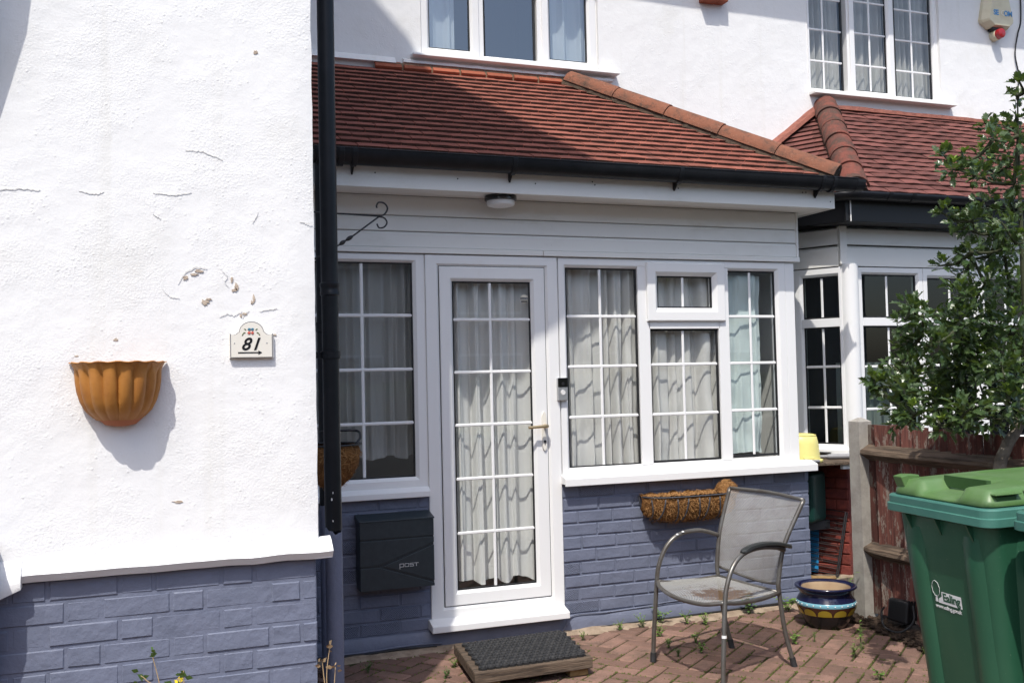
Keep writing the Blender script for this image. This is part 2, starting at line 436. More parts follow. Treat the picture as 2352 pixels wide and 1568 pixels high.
def bez(pts, n=10):
    """Catmull-Rom through points"""
    P = [Vector(p) for p in pts]; out = []
    for i in range(len(P)-1):
        a = P[i-1] if i else P[0]*2-P[1]; b = P[i]; c = P[i+1]; d = P[i+2] if i+2 < len(P) else P[-1]*2-P[-2]
        for k in range(n):
            t = k/n; out.append(.5*((2*b)+(c-a)*t+(2*a-5*b+4*c-d)*t*t+(3*b-a-3*c+d)*t**3))
    out.append(P[-1]); return out

def text_obj(name, body, size, mtx, mat, parent, offset=0., shear=0., space=1., extrude=.0006):
    cu = bpy.data.curves.new(name, 'FONT'); cu.body = body; cu.size = size; cu.extrude = extrude; cu.offset = offset; cu.shear = shear; cu.space_character = space
    cu.align_x = 'LEFT'; cu.materials.append(M[mat])
    tmp = bpy.data.objects.new(name+'_curve', cu); me = bpy.data.meshes.new_from_object(tmp); bpy.data.objects.remove(tmp); me.name = name
    if not me.materials: me.materials.append(M[mat])
    o = bpy.data.objects.new(name, me); col.objects.link(o)
    WLOC[o.name] = mtx.translation.copy()
    o.parent = parent; o.matrix_parent_inverse = Matrix.Translation(-WLOC[parent.name]); o.matrix_basis = mtx
    return o

def wall_mtx(x, y, z, rz=0): return Matrix.Translation((x, y, z)) @ Matrix.Rotation(R(90), 4, 'X') @ Matrix.Rotation(rz, 4, 'Z')

# brick pieces: chamfered block, front face towards -Y, a little out of true
def brick_mesh(name, w, h, d, mat, seed, ch=.0035, amp=.0014):
    r = random.Random(seed); mb = MB(); j = lambda a=amp: r.uniform(-a, a)
    x, z = w/2, h/2
    base = [(-x, d, -z), (x, d, -z), (x, d, z), (-x, d, z)]
    mid = [(-x+j(), ch, -z+j()), (x+j(), ch, -z+j()), (x+j(), ch, z+j()), (-x+j(), ch, z+j())]
    fr = [(-x+ch+j(), j(), -z+ch+j()), (x-ch+j(), j(), -z+ch+j()), (x-ch+j(), j(), z-ch+j()), (-x+ch+j(), j(), z-ch+j())]
    mb.rings([base, mid, fr]); mb.add([(j(), j(.001), j())], [])
    b = len(mb.v)-1; f = b-4
    for k in range(4): mb.f.append([f+k, f+(k+1) % 4, b]); mb.mi.append(0)
    me, _ = mb.mesh(name, mat, origin=(0, 0, 0)); return me
BRICKS = {}
def brick_var(w, h, mat, k):
    key = (round(w, 3), round(h, 3), mat, k)
    if key not in BRICKS: BRICKS[key] = brick_mesh('brick', w, h, .03, mat, len(BRICKS)+11)
    return BRICKS[key]
def lay_bricks(parent, x0, x1, z_rows, yf, mat, pattern, seed, joint=.010, alt=None, alt_p=.0, yd=None):
    """pattern(row) -> list of unit lengths repeated, start offset"""
    r = random.Random(seed)
    for i, (za, zb) in enumerate(z_rows):
        units, off = pattern(i); x = x0-off; k = 0
        while x < x1:
            L = units[k % len(units)]; a = max(x, x0); b = min(x+L, x1); k += 1; x += L
            w = b-a-joint
            if w < .025: continue
            w = round(w, 2 if w < .2 and a > x0 and b < x1 else 3)
            m = alt if (alt and r.random() < alt_p) else mat
            o = place('brick', brick_var(w, round(zb-za-joint, 3), m, r.randrange(4)), ((a+b)/2, yf+r.uniform(-.0025, .0025), (za+zb)/2+r.uniform(-.001, .001)), parent,
                      rot=(r.uniform(-.010, .010), r.uniform(-.004, .004), r.uniform(-.005, .005)))

# ------------------------------------------------------------------ ground
g = MB(); g.add([(-80, -80, -.03), (80, -80, -.03), (80, 80, -.03), (-80, 80, -.03)], [(0, 1, 2, 3)])
tag(g.build('ground', 'asphalt'), kind='structure')
# bed of the patio (soil and moss seen in the joints)
bed = MB(); bed.box(-3.5, 4.9, -1.5, 6.4, -.029, -.006)
patio = tag(bed.build('patio', 'joint_soil'), kind='structure')

def paver_mesh(seed):
    r = random.Random(seed); mb = MB(); x, y, c = .0950, .0452, .006; j = lambda a=.0012: r.uniform(-a, a)
    b = [(-x, -y, -.025), (x, -y, -.025), (x, y, -.025), (-x, y, -.025)]
    m = [(-x+j(), -y+j(), -c), (x+j(), -y+j(), -c), (x+j(), y+j(), -c), (-x+j(), y+j(), -c)]
    t = [(-x+c+j(), -y+c+j(), j(.0008)), (x-c+j(), -y+c+j(), j(.0008)), (x-c+j(), y-c+j(), j(.0008)), (-x+c+j(), y-c+j(), j(.0008))]
    mb.rings([b, m, t], True, False, True); me, _ = mb.mesh('paver', 'paver', origin=(0, 0, 0)); return me
PAV = [paver_mesh(s) for s in range(8)]
rest = MB(); ang = R(39); ca, sa = math.cos(ang), math.sin(ang); npav = 0
SOIL_X = lambda y: 4.06 - max(0, 4.95-y)*.16
for i in range(-90, 90):
    for jx in range(-90, 90):
        # herringbone of 2x1 blocks on a unit of .1
        k4 = (i-jx) % 4
        if k4 in (1, 3): continue
        for a in (0 if k4 == 0 else 1,):
            cu, cv = (i+1.0, jx+.5) if a == 0 else (i+.5, jx+.0)
            X = 2.4+(cu*ca-cv*sa)*.1; Y = 4.6+(cu*sa+cv*ca)*.1
            if not (-1.5 < X < SOIL_X(Y)-.05 and -1.2 < Y < 5.40) or (X < .72 and Y > 3.5): continue
            rz = ang+(R(90) if a else 0)
            ins = 1.02 < X < 4.1 and 3.78 < Y and X > 1.0+(Y-5.4)*.0 and X < 4.1
            zz = rnd.uniform(-.003, .002); tilt = (rnd.uniform(-.012, .012), rnd.uniform(-.012, .012), rz+rnd.uniform(-.012, .012))
            if ins and npav < 300:
                npav += 1
                place('paver', rnd.choice(PAV), (X, Y, zz), patio, rot=tilt)
            else:
                mt = Matrix.Translation((X, Y, zz)) @ Matrix.Rotation(rz, 4, 'Z'); rest.mtx = mt
                rest.add([(-.096, -.047, -.02), (.096, -.047, -.02), (.096, .047, -.02), (-.096, .047, -.02), (-.092, -.043, 0), (.092, -.043, 0), (.092, .043, 0), (-.092, .043, 0)],
                         [(4, 5, 6, 7), (0, 1, 5, 4), (1, 2, 6, 5), (2, 3, 7, 6), (3, 0, 4, 7)])
rest.mtx = None
tag(rest.build('paving', 'paver', patio), kind='stuff')

# sandy mortar strip along the porch foot
sm = MB(); rows = []
for k in range(61):
    x = .75+k*.055; y0 = 5.345+noise.noise((x*3.1, .3, 0))*.05; h = .006+abs(noise.noise((x*5, 2, 0)))*.012
    rows.append([(x, y0, -.008), (x, y0+.03, h), (x, 5.47, h+.012)])
sm.rings(rows, False); tag(sm.build('mortar_strip', 'sandy_mortar', smooth=True), kind='structure')
# soil bed under the fence
so = MB(); rows = []
for k in range(70):
    y = 2.2+k*.045; rows.append([(SOIL_X(y)-.10+noise.noise((y*5, 1, 3))*.02+i*.06, y, (-.012 if i == 0 else .006)+noise.noise((i*.9, y*9, 5))*.018) for i in range(9)])
so.rings(rows, False); tag(so.build('soil_bed', 'soil', smooth=True), kind='structure')
cl = MB()
for k in range(420):
    y = rnd.uniform(3.6, 5.25); x = SOIL_X(y)-.08+abs(rnd.gauss(0, .13)); s = rnd.uniform(.006, .022); z = .006+s*.2
    if x > 4.6: continue
    a = [Vector((rnd.gauss(0, 1), rnd.gauss(0, 1), rnd.gauss(0, .6))).normalized()*s*rnd.uniform(.6, 1) for _ in range(6)]
    p = Vector((x, y, z)); o6 = [Vector((1, 0, 0)), Vector((0, 1, 0)), Vector((-1, 0, 0)), Vector((0, -1, 0)), Vector((0, 0, .7)), Vector((0, 0, -.7))]
    cl.add([p+o6[i]*s+a[i]*.3 for i in range(6)], [(0, 1, 4), (1, 2, 4), (2, 3, 4), (3, 0, 4), (1, 0, 5), (2, 1, 5), (3, 2, 5), (0, 3, 5)])
tag(cl.build('soil_clods', 'soil'), 'crumbly brown soil clods and grit along the fence foot', 'soil', kind='stuff')
# moss in the joints
mo = MB()
for k in range(5200):
    x = rnd.uniform(1.1, 4.0); y = rnd.uniform(3.8, 5.38)
    u = ((x-2.4)*ca+(y-4.6)*sa)/.1; v = (-(x-2.4)*sa+(y-4.6)*ca)/.1
    if rnd.random() < .5: u = round(u)
    else: v = round(v)
    if noise.noise((x*1.3, y*1.3, 4))+.12 < rnd.uniform(-.35, .45): continue
    x2 = 2.4+(u*ca-v*sa)*.1; y2 = 4.6+(u*sa+v*ca)*.1
    if not (x2 < SOIL_X(y2) and y2 < 5.36): continue
    s = rnd.uniform(.003, .0075); h = rnd.uniform(.002, .006)
    t = rnd.uniform(0, 3)
    mo.add([(x2+s*math.cos(t+i*1.257), y2+s*math.sin(t+i*1.257), -.004) for i in range(5)]+[(x2, y2, h)], [(i, (i+1) % 5, 5) for i in range(5)])
tag(mo.build('moss', 'moss'), 'green brown moss growing in the joints of the brick paving', 'moss', kind='stuff')

# ------------------------------------------------------------------ gable wing with the big white wall
YL, XL = 3.72, .623
wing = thing('house_wing', (-.5, YL, 0), 'white roughcast wing wall above blue painted brick, with terracotta planter on it', 'house')
w = MB()
# front face as a jittered grid so that the corner is not a ruler line
xs = [-3.2, -2.2, -1.4, -.9]+[-.45+.0*i for i in range(1)]+[-.2, 0, .2, .4, .52, .585, XL]
zs = [.86+.05*i for i in range(80)]
rows = []
for z in zs:
    row = []
    for x in xs:
        dx = noise.noise((1, 3, z*9))*.0035+noise.noise((7, 3, z*34))*.002 if x == XL else 0
        dy = noise.noise((x*2.2, 1, z*2.2))*.002 if x > -.8 else 0
        if x == XL: dy += .006+abs(noise.noise((2, 2, z*20)))*.004
        row.append((x+dx, YL+dy, z))
    row.append((XL+.004+noise.noise((1, 3, z*9))*.004, YL+.03, z)); row.append((XL, 6.55, z))
    rows.append(row)
w.rings(rows, False)
w.build('render_wall', 'white_render', wing, smooth=35)
w = MB(); w.box(-3.2, XL-.02, YL+.05, 6.5, 0, 4.8); w.build('wall_core', 'room_dark', wing)
# unseen gable outline, added and shaped to cast the slanting shade over the porch
w = MB(); w.prism([(-3.2, 4.8), (.60, 4.8), (.70, 4.80), (1.24, 5.0), (1.62, 5.33), (.12, 8.75), (-.4, 9.3), (-3.2, 9.3)], 'y', YL-.02, YL+.10); w.build('shade_gable', 'white_render', wing)
# bracket just beyond the frame on the other side
w = MB(); w.prism([(YL+.02, 2.30), (YL-.015, 2.34), (YL-.19, 3.05), (YL-.30, 3.8), (YL-.30, 4.4), (YL+.02, 4.4)], 'x', -.85, -.455); w.build('bracket', 'white_render', wing)
# plinth band with a sloping top
prof = [(YL+.02, .925), (YL-.004, .915), (YL-.040, .888), (YL-.046, .878), (YL-.028, .852), (YL+.02, .850)]
w = MB(); rows = []
for k in range(26):
    x = -.36+k*(XL+.045+.36)/25
    jz = noise.noise((x*9, 1, 2))*.004; jy = noise.noise((x*7, 5, 2))*.003
    rows.append([(x, y+jy, z+jz) for y, z in prof])
w.rings(rows, True, True, True)
w.box(XL-.03, XL+.042, YL-.03, 6.4, .853, .885)
w.build('plinth_band', 'white_render', wing, smooth=40)
w = MB(); rows = []
for k in range(9):
    a = k/8; x = -.36+.01*math.sin(a*3)-a*.56; dz = -.065*min(1, a*3.5)
    rows.append([(x, YL+.02, .93), (x, YL-.008, .918), (x, YL-.05, .888+dz*.6), (x, YL-.06, .86+dz), (x, YL-.055, .835+dz), (x, YL+.02, .835+dz)])
w.rings(rows, True, True, True); w.build('plinth_step', 'white_render', wing, smooth=40)
w = MB(); w.prism([(YL+.03, -.01), (YL-.005, .30), (YL-.145, .86), (YL-.145, .99), (YL+.03, .99)], 'x', -.95, -.438); w.build('shade_wedge', 'blue_paint', wing)  # sloped block added out of view, shaped to throw shade on the brick base
# painted brick base in Flemish bond
bw = MB(); bw.box(-.95, XL-.012, YL+.0048, YL+.12, -.01, .855)
base = bw.build('brick_base', 'blue_paint', wing)
bw = MB(); bw.box(XL-.06, XL-.012, YL+.12, 6.4, -.01, .855); bw.build('side_base', 'blue_paint', wing)
rows = []; z = .852
while z > .2: rows.append((z-.0765, z)); z -= .0765
lay_bricks(base, -.93, XL-.004, rows, YL+.002, 'blue_paint', lambda i: ([.225, .1125], (0, .169)[i % 2]+.03), 5, joint=.012)
# flaked paint patches, cracks and a nail hole
def blob(mb, x, z, sx, sz, y, seed, n=14):
    r = random.Random(seed); ph = r.uniform(0, 6)
    pts = []
    for k in range(n):
        a = 2*math.pi*k/n; q = .55+.45*abs(noise.noise((math.cos(a)*1.7+seed, math.sin(a)*1.7, ph)))*2+r.uniform(-.15, .15)
        pts.append((x+math.cos(a)*sx*q, z+math.sin(a)*sz*q))
    mb.prism(pts, 'y', y, y+.004)
fl = [(.213, 1.897, .016, .007), (.166, 1.872, .010, .008), (.195, 1.885, .014, .004), (.325, 1.868, .005, .013), (.343, 1.842, .007, .017), (.335, 1.83, .009, .006), (.402, 1.80, .005, .016), (.394, 1.786, .004, .008),
      (.232, 1.785, .013, .012), (.245, 1.797, .010, .005), (.368, 1.745, .008, .004), (.355, 1.738, .004, .009), (-.065, 1.655, .008, .006), (.475, 1.668, .006, .004), (.42, 2.704, .010, .008), (-.19, 1.60, .006, .004), (.135, 1.085, .02, .005)]
for k, (x, z, sx, sz) in enumerate(fl):
    f_ = MB(); blob(f_, x, z, sx*1.15, sz*1.15, YL-.0024, k); f_.build('flaked_patch', 'plaster_beige', wing)
def crack(pts, wd, seed):
    r = random.Random(seed); mb = MB(); L = []
    P = bez([(x, 0, z) for x, z in pts], 8)
    rows = []
    for i, p in enumerate(P):
        t = i/(len(P)-1); h = wd*math.sin(math.pi*min(.97, max(.03, t)))*r.uniform(.5, 1.2); jz = r.uniform(-.0025, .0025)
        h *= .38; rows.append([(p.x, YL-.0030, p.z+jz-h), (p.x, YL-.0030, p.z+jz+h), (p.x, YL-.001, p.z+jz+h), (p.x, YL-.001, p.z+jz-h)])
    mb.rings(rows, True, True, True); mb.build('hairline_crack', 'crack', wing)
for k, (pts, wd) in enumerate([([(.14, 1.85), (.165, 1.888), (.205, 1.91), (.24, 1.905)], .0022), ([(.29, 1.90), (.31, 1.88), (.30, 1.86), (.315, 1.84)], .0012), ([(.28, 1.735), (.31, 1.745), (.335, 1.74), (.36, 1.755)], .0014), ([(.36, 1.73), (.372, 1.748), (.385, 1.755)], .0018),
        ([(-.43, 2.16), (-.36, 2.165), (-.30, 2.163)], .0011), ([(-.18, 2.165), (-.13, 2.158), (-.10, 2.165)], .0011), ([(.06, 2.17), (.13, 2.165), (.19, 2.178)], .0009), ([(.17, 2.33), (.23, 2.325), (.30, 2.30)], .0009), ([(.09, 1.83), (.115, 1.805), (.145, 1.80)], .0012),
        ([(.06, 2.095), (.075, 2.085), (.085, 2.08)], .0016), ([(.40, 2.075), (.415, 2.10), (.42, 2.115)], .0016), ([(.57, 2.085), (.60, 2.08), (.615, 2.083)], .0014), ([(.42, 1.755), (.46, 1.76), (.485, 1.765)], .0012)]): crack(pts, wd, k)

# ------------------------------------------------------------------ upper house wall with its two windows
YM = 6.5
house = thing('terraced_house', (3.5, YM, 0), 'white rendered upper wall with two casement windows above the tiled roofs', 'house')
o1 = (1.83, 3.165, 3.70, 5.0); o2 = (5.0, 6.335, 3.70, 5.0)
w = MB()
def wall_grid(mb, x0, x1, z0, z1):
    nx = max(1, int((x1-x0)/.12)); nz = max(1, int((z1-z0)/.12)); rows = []
    for b in range(nz+1):
        z = z0+(z1-z0)*b/nz
        rows.append([(x0+(x1-x0)*a/nx, YM+noise.noise(((x0+(x1-x0)*a/nx)*1.6, 4, z*1.6))*.006, z) for a in range(nx+1)])
    mb.rings(rows, False)
wall_grid(w, .5, o1[0], 2.3, 5.6); wall_grid(w, o1[0], o1[1], 2.3, o1[2]); wall_grid(w, o1[0], o1[1], o1[3], 5.6); wall_grid(w, o1[1], o2[0], 2.3, 5.6)
wall_grid(w, o2[0], o2[1], 2.3, o2[2]); wall_grid(w, o2[0], o2[1], o2[3], 5.6); wall_grid(w, o2[1], 10, 2.3, 5.6)
for x0, x1, z0, z1 in (o1, o2):
    y0, y1 = YM-.004, YM+.26
    w.add([(x0, y0, z0), (x0, y1, z0), (x0, y1, z1), (x0, y0, z1)], [(0, 1, 2, 3)]); w.add([(x1, y0, z0), (x1, y1, z0), (x1, y1, z1), (x1, y0, z1)], [(0, 3, 2, 1)])
    w.add([(x0, y0, z1), (x1, y0, z1), (x1, y1, z1), (x0, y1, z1)], [(0, 1, 2, 3)]); w.add([(x0, y0, z0), (x1, y0, z0), (x1, y1, z0), (x0, y1, z0)], [(3, 2, 1, 0)])
w.build('render_wall', 'white_render', house, smooth=35)
w = MB(); w.box(.5, 10, YM+.01, YM+.2, 0, 2.29); w.build('lower_wall', 'room_plaster', house)
w = MB()
for x0, x1, z0, z1 in (o1, o2):
    a, b, c, d, e, f = x0-.6, x1+.6, YM+.27, YM+3.2, z0-.8, z1+.5
    w.add([(a, c, e), (b, c, e), (b, d, e), (a, d, e), (a, c, f), (b, c, f), (b, d, f), (a, d, f)], [(0, 1, 2, 3), (7, 6, 5, 4), (1, 5, 6, 2), (2, 6, 7, 3), (3, 7, 4, 0)])
    w.box(a, x0, c, c+.02, e, f); w.box(x1, b, c, c+.02, e, f); w.box(x0, x1, c, c+.02, e, z0); w.box(x0, x1, c, c+.02, z1, f)
w.build('room_shell', 'room_plaster', house)
# eaves above the picture: soffit, gutter, roof slope
w = MB(); w.box(.3, 10, 6.02, 6.50, 5.27, 5.35); w.build('eaves_soffit', 'pvc_board', house)
w = MB(); w.prism([(5.94, 5.29), (6.02, 5.25), (6.02, 5.37), (5.94, 5.37)], 'x', .3, 10); w.build('eaves_gutter', 'black_plastic', house)
w = MB(); w.prism([(5.96, 5.36), (8.6, 7.45), (8.6, 7.55), (5.96, 5.46)], 'x', .3, 10); w.build('main_roof', 'tile_red', house)

FR = lambda yf: [(0, yf+.06), (0, yf), (.72, yf), (1, yf+.018), (1, yf+.06)]
def pane_unit(win, gx0, gx1, gz0, gz1, yg, vbars=(), hbars=(), glass='glass', bw=.018, mtx=None):
    gk = MB(mtx); gk.frame(gx0-.004, gx1+.004, gz0-.004, gz1+.004, .013, .013, .013, .013, [(0, yg-.008), (1, yg-.006), (1, yg+.004)]); gk.build('gasket', 'gasket', win)
    gp = MB(mtx); gp.add([(gx0, yg, gz0), (gx1, yg, gz0), (gx1, yg, gz1), (gx0, yg, gz1)], [(0, 1, 2, 3)]); gp.build('glass_pane', glass, win)
    def bar(a, b):
        mb = MB(mtx); h = bw/2
        if a[0] == b[0]: mb.add([], []); pr = [(a[0]-h, yg-.0012), (a[0]-h*.55, yg-.006), (a[0]+h*.55, yg-.006), (a[0]+h, yg-.0012)]; mb.prism(pr, 'z', a[1], b[1])
        else: pr = [(yg-.0012, a[1]-h), (yg-.0065, a[1]-h*.55), (yg-.0065, a[1]+h*.55), (yg-.0012, a[1]+h)]; mb.prism(pr, 'x', a[0], b[0])
        mb.build('glazing_bar', 'pvc', win)
    for x in vbars: bar((x, gz0+.004), (x, gz1-.004))
    for z in hbars: bar((gx0+.004, z), (gx1-.004, z))

def upper_window(o, mull, panes, sash, vb, hb, sill, glass='glass'):
    x0, x1, z0, z1 = o; yf = YM+.02
    m = MB(); m.frame(x0, x1, z0, z1, .05, .05, .045, .05, FR(yf))
    for x in mull: m.box(x-.028, x+.028, yf+.002, yf+.058, z0+.02, z1-.02)
    win = m.build('window', 'pvc', house, bevel=.002)
    for k, (a, b, zb) in enumerate(panes):
        if sash[k]:
            s_ = MB(); s_.frame(a-.06, b+.06, zb-.055, z1-.035, .06, .06, .055, .055, [(0, yf+.03), (0, yf-.012), (.75, yf-.012), (1, yf+.006), (1, yf+.04)]); s_.build('sash', 'pvc', win, bevel=.002)
        pane_unit(win, a, b, zb, z1-.07, yf+.022, vb[k], hb[k], glass)
    sl = MB(); sl.prism([(YM+.03, sill[2]), (YM-.075, sill[2]-.012), (YM-.078, sill[3]), (YM+.03, sill[3])], 'x', sill[0], sill[1]); sl.build('sill', 'pvc_board' if glass == 'glass' else 'white_render', win, bevel=.003)
    return win
upper_window(o1, (2.262, 2.724), [(1.893, 2.192, 3.762), (2.298, 2.678, 3.735), (2.79, 3.088, 3.762)], (1, 0, 1), ((), (), ()), ((), (), ()), (1.756, 3.30, 3.70, 3.672), 'glass_sky')
upper_window(o2, (5.43, 5.845), [(5.03, 5.362, 3.735), (5.481, 5.805, 3.755), (5.895, 6.269, 3.735)], (0, 1, 0), ((5.18,), (5.642,), (6.075,)), ((3.968, 4.223, 4.478), (3.97, 4.233, 4.495), (3.96, 4.218, 4.474)), (5.0, 6.43, 3.705, 3.674))
# little tile course under the first window, with bedding mortar, and the white flashing strip
tc = MB(); tc.box(1.63, 2.93, YM-.04, YM+.01, 3.56, 3.615); crs = tc.build('tile_course', 'mortar', house)
x = 1.50
for k in range(7):
    L = .195+rnd.uniform(-.008, .008)
    if x > 1.47:
        b_ = MB(); b_.prism([(YM-.070, 3.578), (YM-.020, 3.628), (YM+.0, 3.620), (YM-.05, 3.562)], 'x', x, x+L-.014); b_.build('brick', 'brick_orange', crs, bevel=.004)
    x += L
fl_ = MB(); fl_.prism([(YM-.05, 3.612), (YM-.008, 3.662), (YM+.01, 3.662), (YM+.01, 3.612)], 'x', .7, 1.645); fl_.build('flashing', 'white_render', house, bevel=.003)
rk = MB(); rows = []
for k in range(60):
    x = 1.70+k*.0265; h = .02*abs(noise.noise((x*11, 2, 2)))+.006
    rows.append([(x, YM+.01, 3.62), (x, YM-.03-h*.6, 3.628), (x, YM-.02-h, 3.64+h*.7), (x, YM+.01, 3.668)])
rk.rings(rows, True, True, True); rk.build('ragged_mortar', 'white_render', house)
# red corbel block high on the wall
cb = MB(); cb.box(4.02, 4.145, YM-.09, YM+.01, 4.30, 4.46); cb.box(4.149, 4.225, YM-.088, YM+.01, 4.303, 4.46)
tag(cb.build('corbel_block', 'brick_orange', bevel=.006), 'small red clay corbel block high on white wall between upper windows', 'corbel')

# curtains behind the upper panes
def curtain(name, x0, x1, z0, z1, y, mat, label, cat='curtain', pl=.07, amp=.02, seed=0, hem=0., lean=0., gather=0., group=None, wav=.0, skew=0.):
    r = random.Random(seed); mb = MB(); n = max(24, int((x1-x0)/.006)); nz = 26; rows = []
    ph = r.uniform(0, 6); fr = [r.uniform(.75, 1.3) for _ in range(5)]
    for b in range(nz+1):
        t = b/nz; row = []
        for a in range(n+1):
            u = a/n; x = x0+(x1-x0)*u; xx = x+skew*t
            q = 2*math.pi*(x/pl)+1.3*math.sin(x*19*fr[0]+ph)+.9*math.sin(x*43*fr[1]+ph*2)
            am = amp*(.85+.35*math.sin(x*13*fr[2]+ph))*(1-.25*t if gather == 0 else .35+.65*abs(t-gather))
            sq_ = math.sin(q+.35*math.sin(t*5+x*9)); yy = y+am*(abs(sq_)**.6*(1 if sq_ > 0 else -1))+.35*am*math.sin(2.3*q+1+t)+lean*(1-t)+wav*noise.noise((x*7, seed, t*9))
            zb = z0+hem*math.sin(q*.5+ph)+hem*.7*noise.noise((x*9, seed, 1))
            row.append((xx, yy, zb+(z1-zb)*t))
        rows.append(row)
    mb.rings(rows, False)
    return tag(mb.build(name, mat, smooth=True), label, cat, group)
curtain('curtain', 1.84, 2.11, 3.71, 4.9, YM+.13, 'drape_white', 'white curtain in the outer casement beside the shaded wall, upper window', pl=.09, amp=.02, seed=3)
curtain('curtain', 2.77, 3.15, 3.71, 4.9, YM+.13, 'drape_white', 'white curtain in the upper window casement above the hip ridge', pl=.11, amp=.025, seed=4)
for k, (a, b, lab) in enumerate(((5.0, 5.40, 'grey pleated curtain in the barred upper window, beside the white wall'), (5.44, 5.84, 'grey pleated curtain in the opening middle casement of the barred upper window'), (5.86, 6.33, 'grey pleated curtain in the barred upper window casement beside the alarm box'))):
    curtain('curtain', a, b, 3.70, 4.95, YM+.115, 'drape_grey', lab, pl=.062, amp=.026, seed=20+k)

# ------------------------------------------------------------------ porch
YP = 5.45
porch = thing('porch', (2.4, YP, 0), 'white plastic framed porch with tiled lean-to roof on blue painted brick', 'porch')
zr = [(.0975+.0755*k, .0975+.0755*(k+1)) for k in range(10)]
# brick walls below the windows
b = MB(); b.box(2.335, 4.082, YP+.0065, YP+.14, .0, .862); bwr = b.build('brick_wall', 'blue_paint', porch)
lay_bricks(bwr, 2.338, 4.092, zr, YP+.001, 'blue_paint', lambda i: ([.228], (0.0, .114)[i % 2]+(.0, .012, -.01)[i % 3]), 31, joint=.011, alt='blue_paint_combed', alt_p=.13)
b = MB(); b.box(.66, 1.54, YP+.0065, YP+.14, .0, .86); bwl = b.build('brick_wall', 'blue_paint', porch)
lay_bricks(bwl, .70, 1.528, zr, YP+.001, 'blue_paint', lambda i: ([.228], (.03, .145)[i % 2]), 33, joint=.011, alt='blue_paint_combed', alt_p=.35)
# cement footing strip
def footing(x0, x1, nm):
    mb = MB(); rows = []; n = int((x1-x0)/.04)
    for k in range(n+1):
        x = x0+(x1-x0)*k/n; j = noise.noise((x*6, 2, 1))*.004; jz = noise.noise((x*3, 7, 1))*.006
        rows.append([(x, YP+.1, .098+jz), (x, YP-.002+j, .094+jz), (x, YP-.013+j, .082+jz), (x, YP-.016+j, .03), (x, YP-.018+j, -.025), (x, YP+.1, -.025)])
    mb.rings(rows, True, True, True); mb.build(nm, 'blue_paint', porch, smooth=40)
footing(.66, 4.078, 'footing')
b = MB(); b.box(4.00, 4.078, YP+.145, 6.5, 0, 2.5); b.build('return_wall', 'pvc_board', porch)
b = MB(); b.box(.66, 4.0, YP+.15, 6.5, 0, .06); b.build('inner_floor', 'room_dark', porch)
b = MB(); b.box(.66, 4.1, YP+.02, 6.5, 2.535, 2.56); b.build('inner_ceiling', 'room_plaster', porch)
b = MB(); b.box(.64, .66, YP+.05, 6.5, 0, 2.56); b.build('inner_side', 'room_plaster', porch)

# sills
def sill(x0, x1, ztop, zbot, yo, parent, nm='sill'):
    mb = MB(); mb.prism([(YP+.05, ztop+.012), (YP-.004, ztop+.012), (yo+.006, ztop-.006), (yo, ztop-.010), (yo, zbot), (yo+.012, zbot), (yo+.012, zbot+.010), (YP+.05, zbot+.012)], 'x', x0, x1)
    return mb.build(nm, 'pvc', parent, bevel=.0025)
sill(2.338, 4.112, .905, .852, YP-.068, porch); sill(.66, 1.529, .886, .845, YP-.045, porch)
# left window
m = MB(); m.frame(.80, 1.524, .892, 2.20, .082, .062, .062, .046, FR(YP)); wl_ = m.build('window', 'pvc', porch, bevel=.002)
pane_unit(wl_, .884, 1.462, .953, 2.155, YP+.028, (1.173,), (1.857, 1.555, 1.256))
m = MB(); m.box(.655, .798, YP+.006, YP+.07, .892, 2.20); m.build('filler_post', 'pvc', porch)
# door
m = MB(); m.box(1.5245, 1.5325, YP+.01, YP+.06, .15, 2.2); m.box(2.3415, 2.3495, YP+.012, YP+.06, .905, 2.2); m.build('coupling_strip', 'pvc', porch)
m = MB(); m.frame(1.533, 2.341, .148, 2.20, .080, .077, .068, .062, [(0, YP+.06), (0, YP-.004), (.80, YP-.004), (1, YP+.012), (1, YP+.06)]); door = m.build('door', 'pvc', porch, bevel=.002)
m = MB(); m.frame(1.616, 2.261, .219, 2.136, .078, .086, .080, .083, [(0, YP+.04), (0, YP+.004), (.04, YP), (.80, YP), (1, YP+.018), (1, YP+.05)]); m.build('door_leaf', 'pvc', door, bevel=.0015)
m = MB(); m.frame(1.611, 2.266, .214, 2.141, .006, .006, .006, .006, [(0, YP+.010), (1, YP+.010), (1, YP+.03)]); m.build('door_seal', 'gasket', door)
pane_unit(door, 1.694, 2.176, .299, 2.053, YP+.026, (1.925,), (1.833, 1.531, 1.229, .924, .617))
mb = MB(); mb.prism([(YP+.05, .160), (YP-.006, .158), (YP-.078, .138), (YP-.084, .132), (YP-.084, .098), (YP-.07, .098), (YP+.05, .110)], 'x', 1.514, 2.338); mb.build('threshold', 'pvc', door, bevel=.003)
h = MB(); rows = []
for k in range(17):
    t = k/16; z = 1.062+.231*t; wd = .0155*min(1, math.sqrt(max(0, 1-(2*t-1)**8))+.02)
    rows.append([(2.237-wd, YP+.001, z), (2.237-wd*.8, YP-.011, z), (2.237+wd*.8, YP-.011, z), (2.237+wd, YP+.001, z)])
h.rings(rows, True, True, True); h.build('handle_plate', 'handle_white', door, smooth=40)
h = MB(); h.tube([(2.237, YP-.008, 1.208), (2.237, YP-.05, 1.208)], .011, 12); h.tube(bez([(2.237, YP-.052, 1.208), (2.215, YP-.056, 1.208), (2.17, YP-.054, 1.206), (2.12, YP-.052, 1.203)], 5), lambda t: .0105-.002*t, 10); h.build('door_handle', 'brass', door, smooth=40)
h = MB(); h.lathe([(.0, -.0), (.0075, 0), (.0075, .006), (0, .006)], (0, 0, 0), 14); h.mtx = None
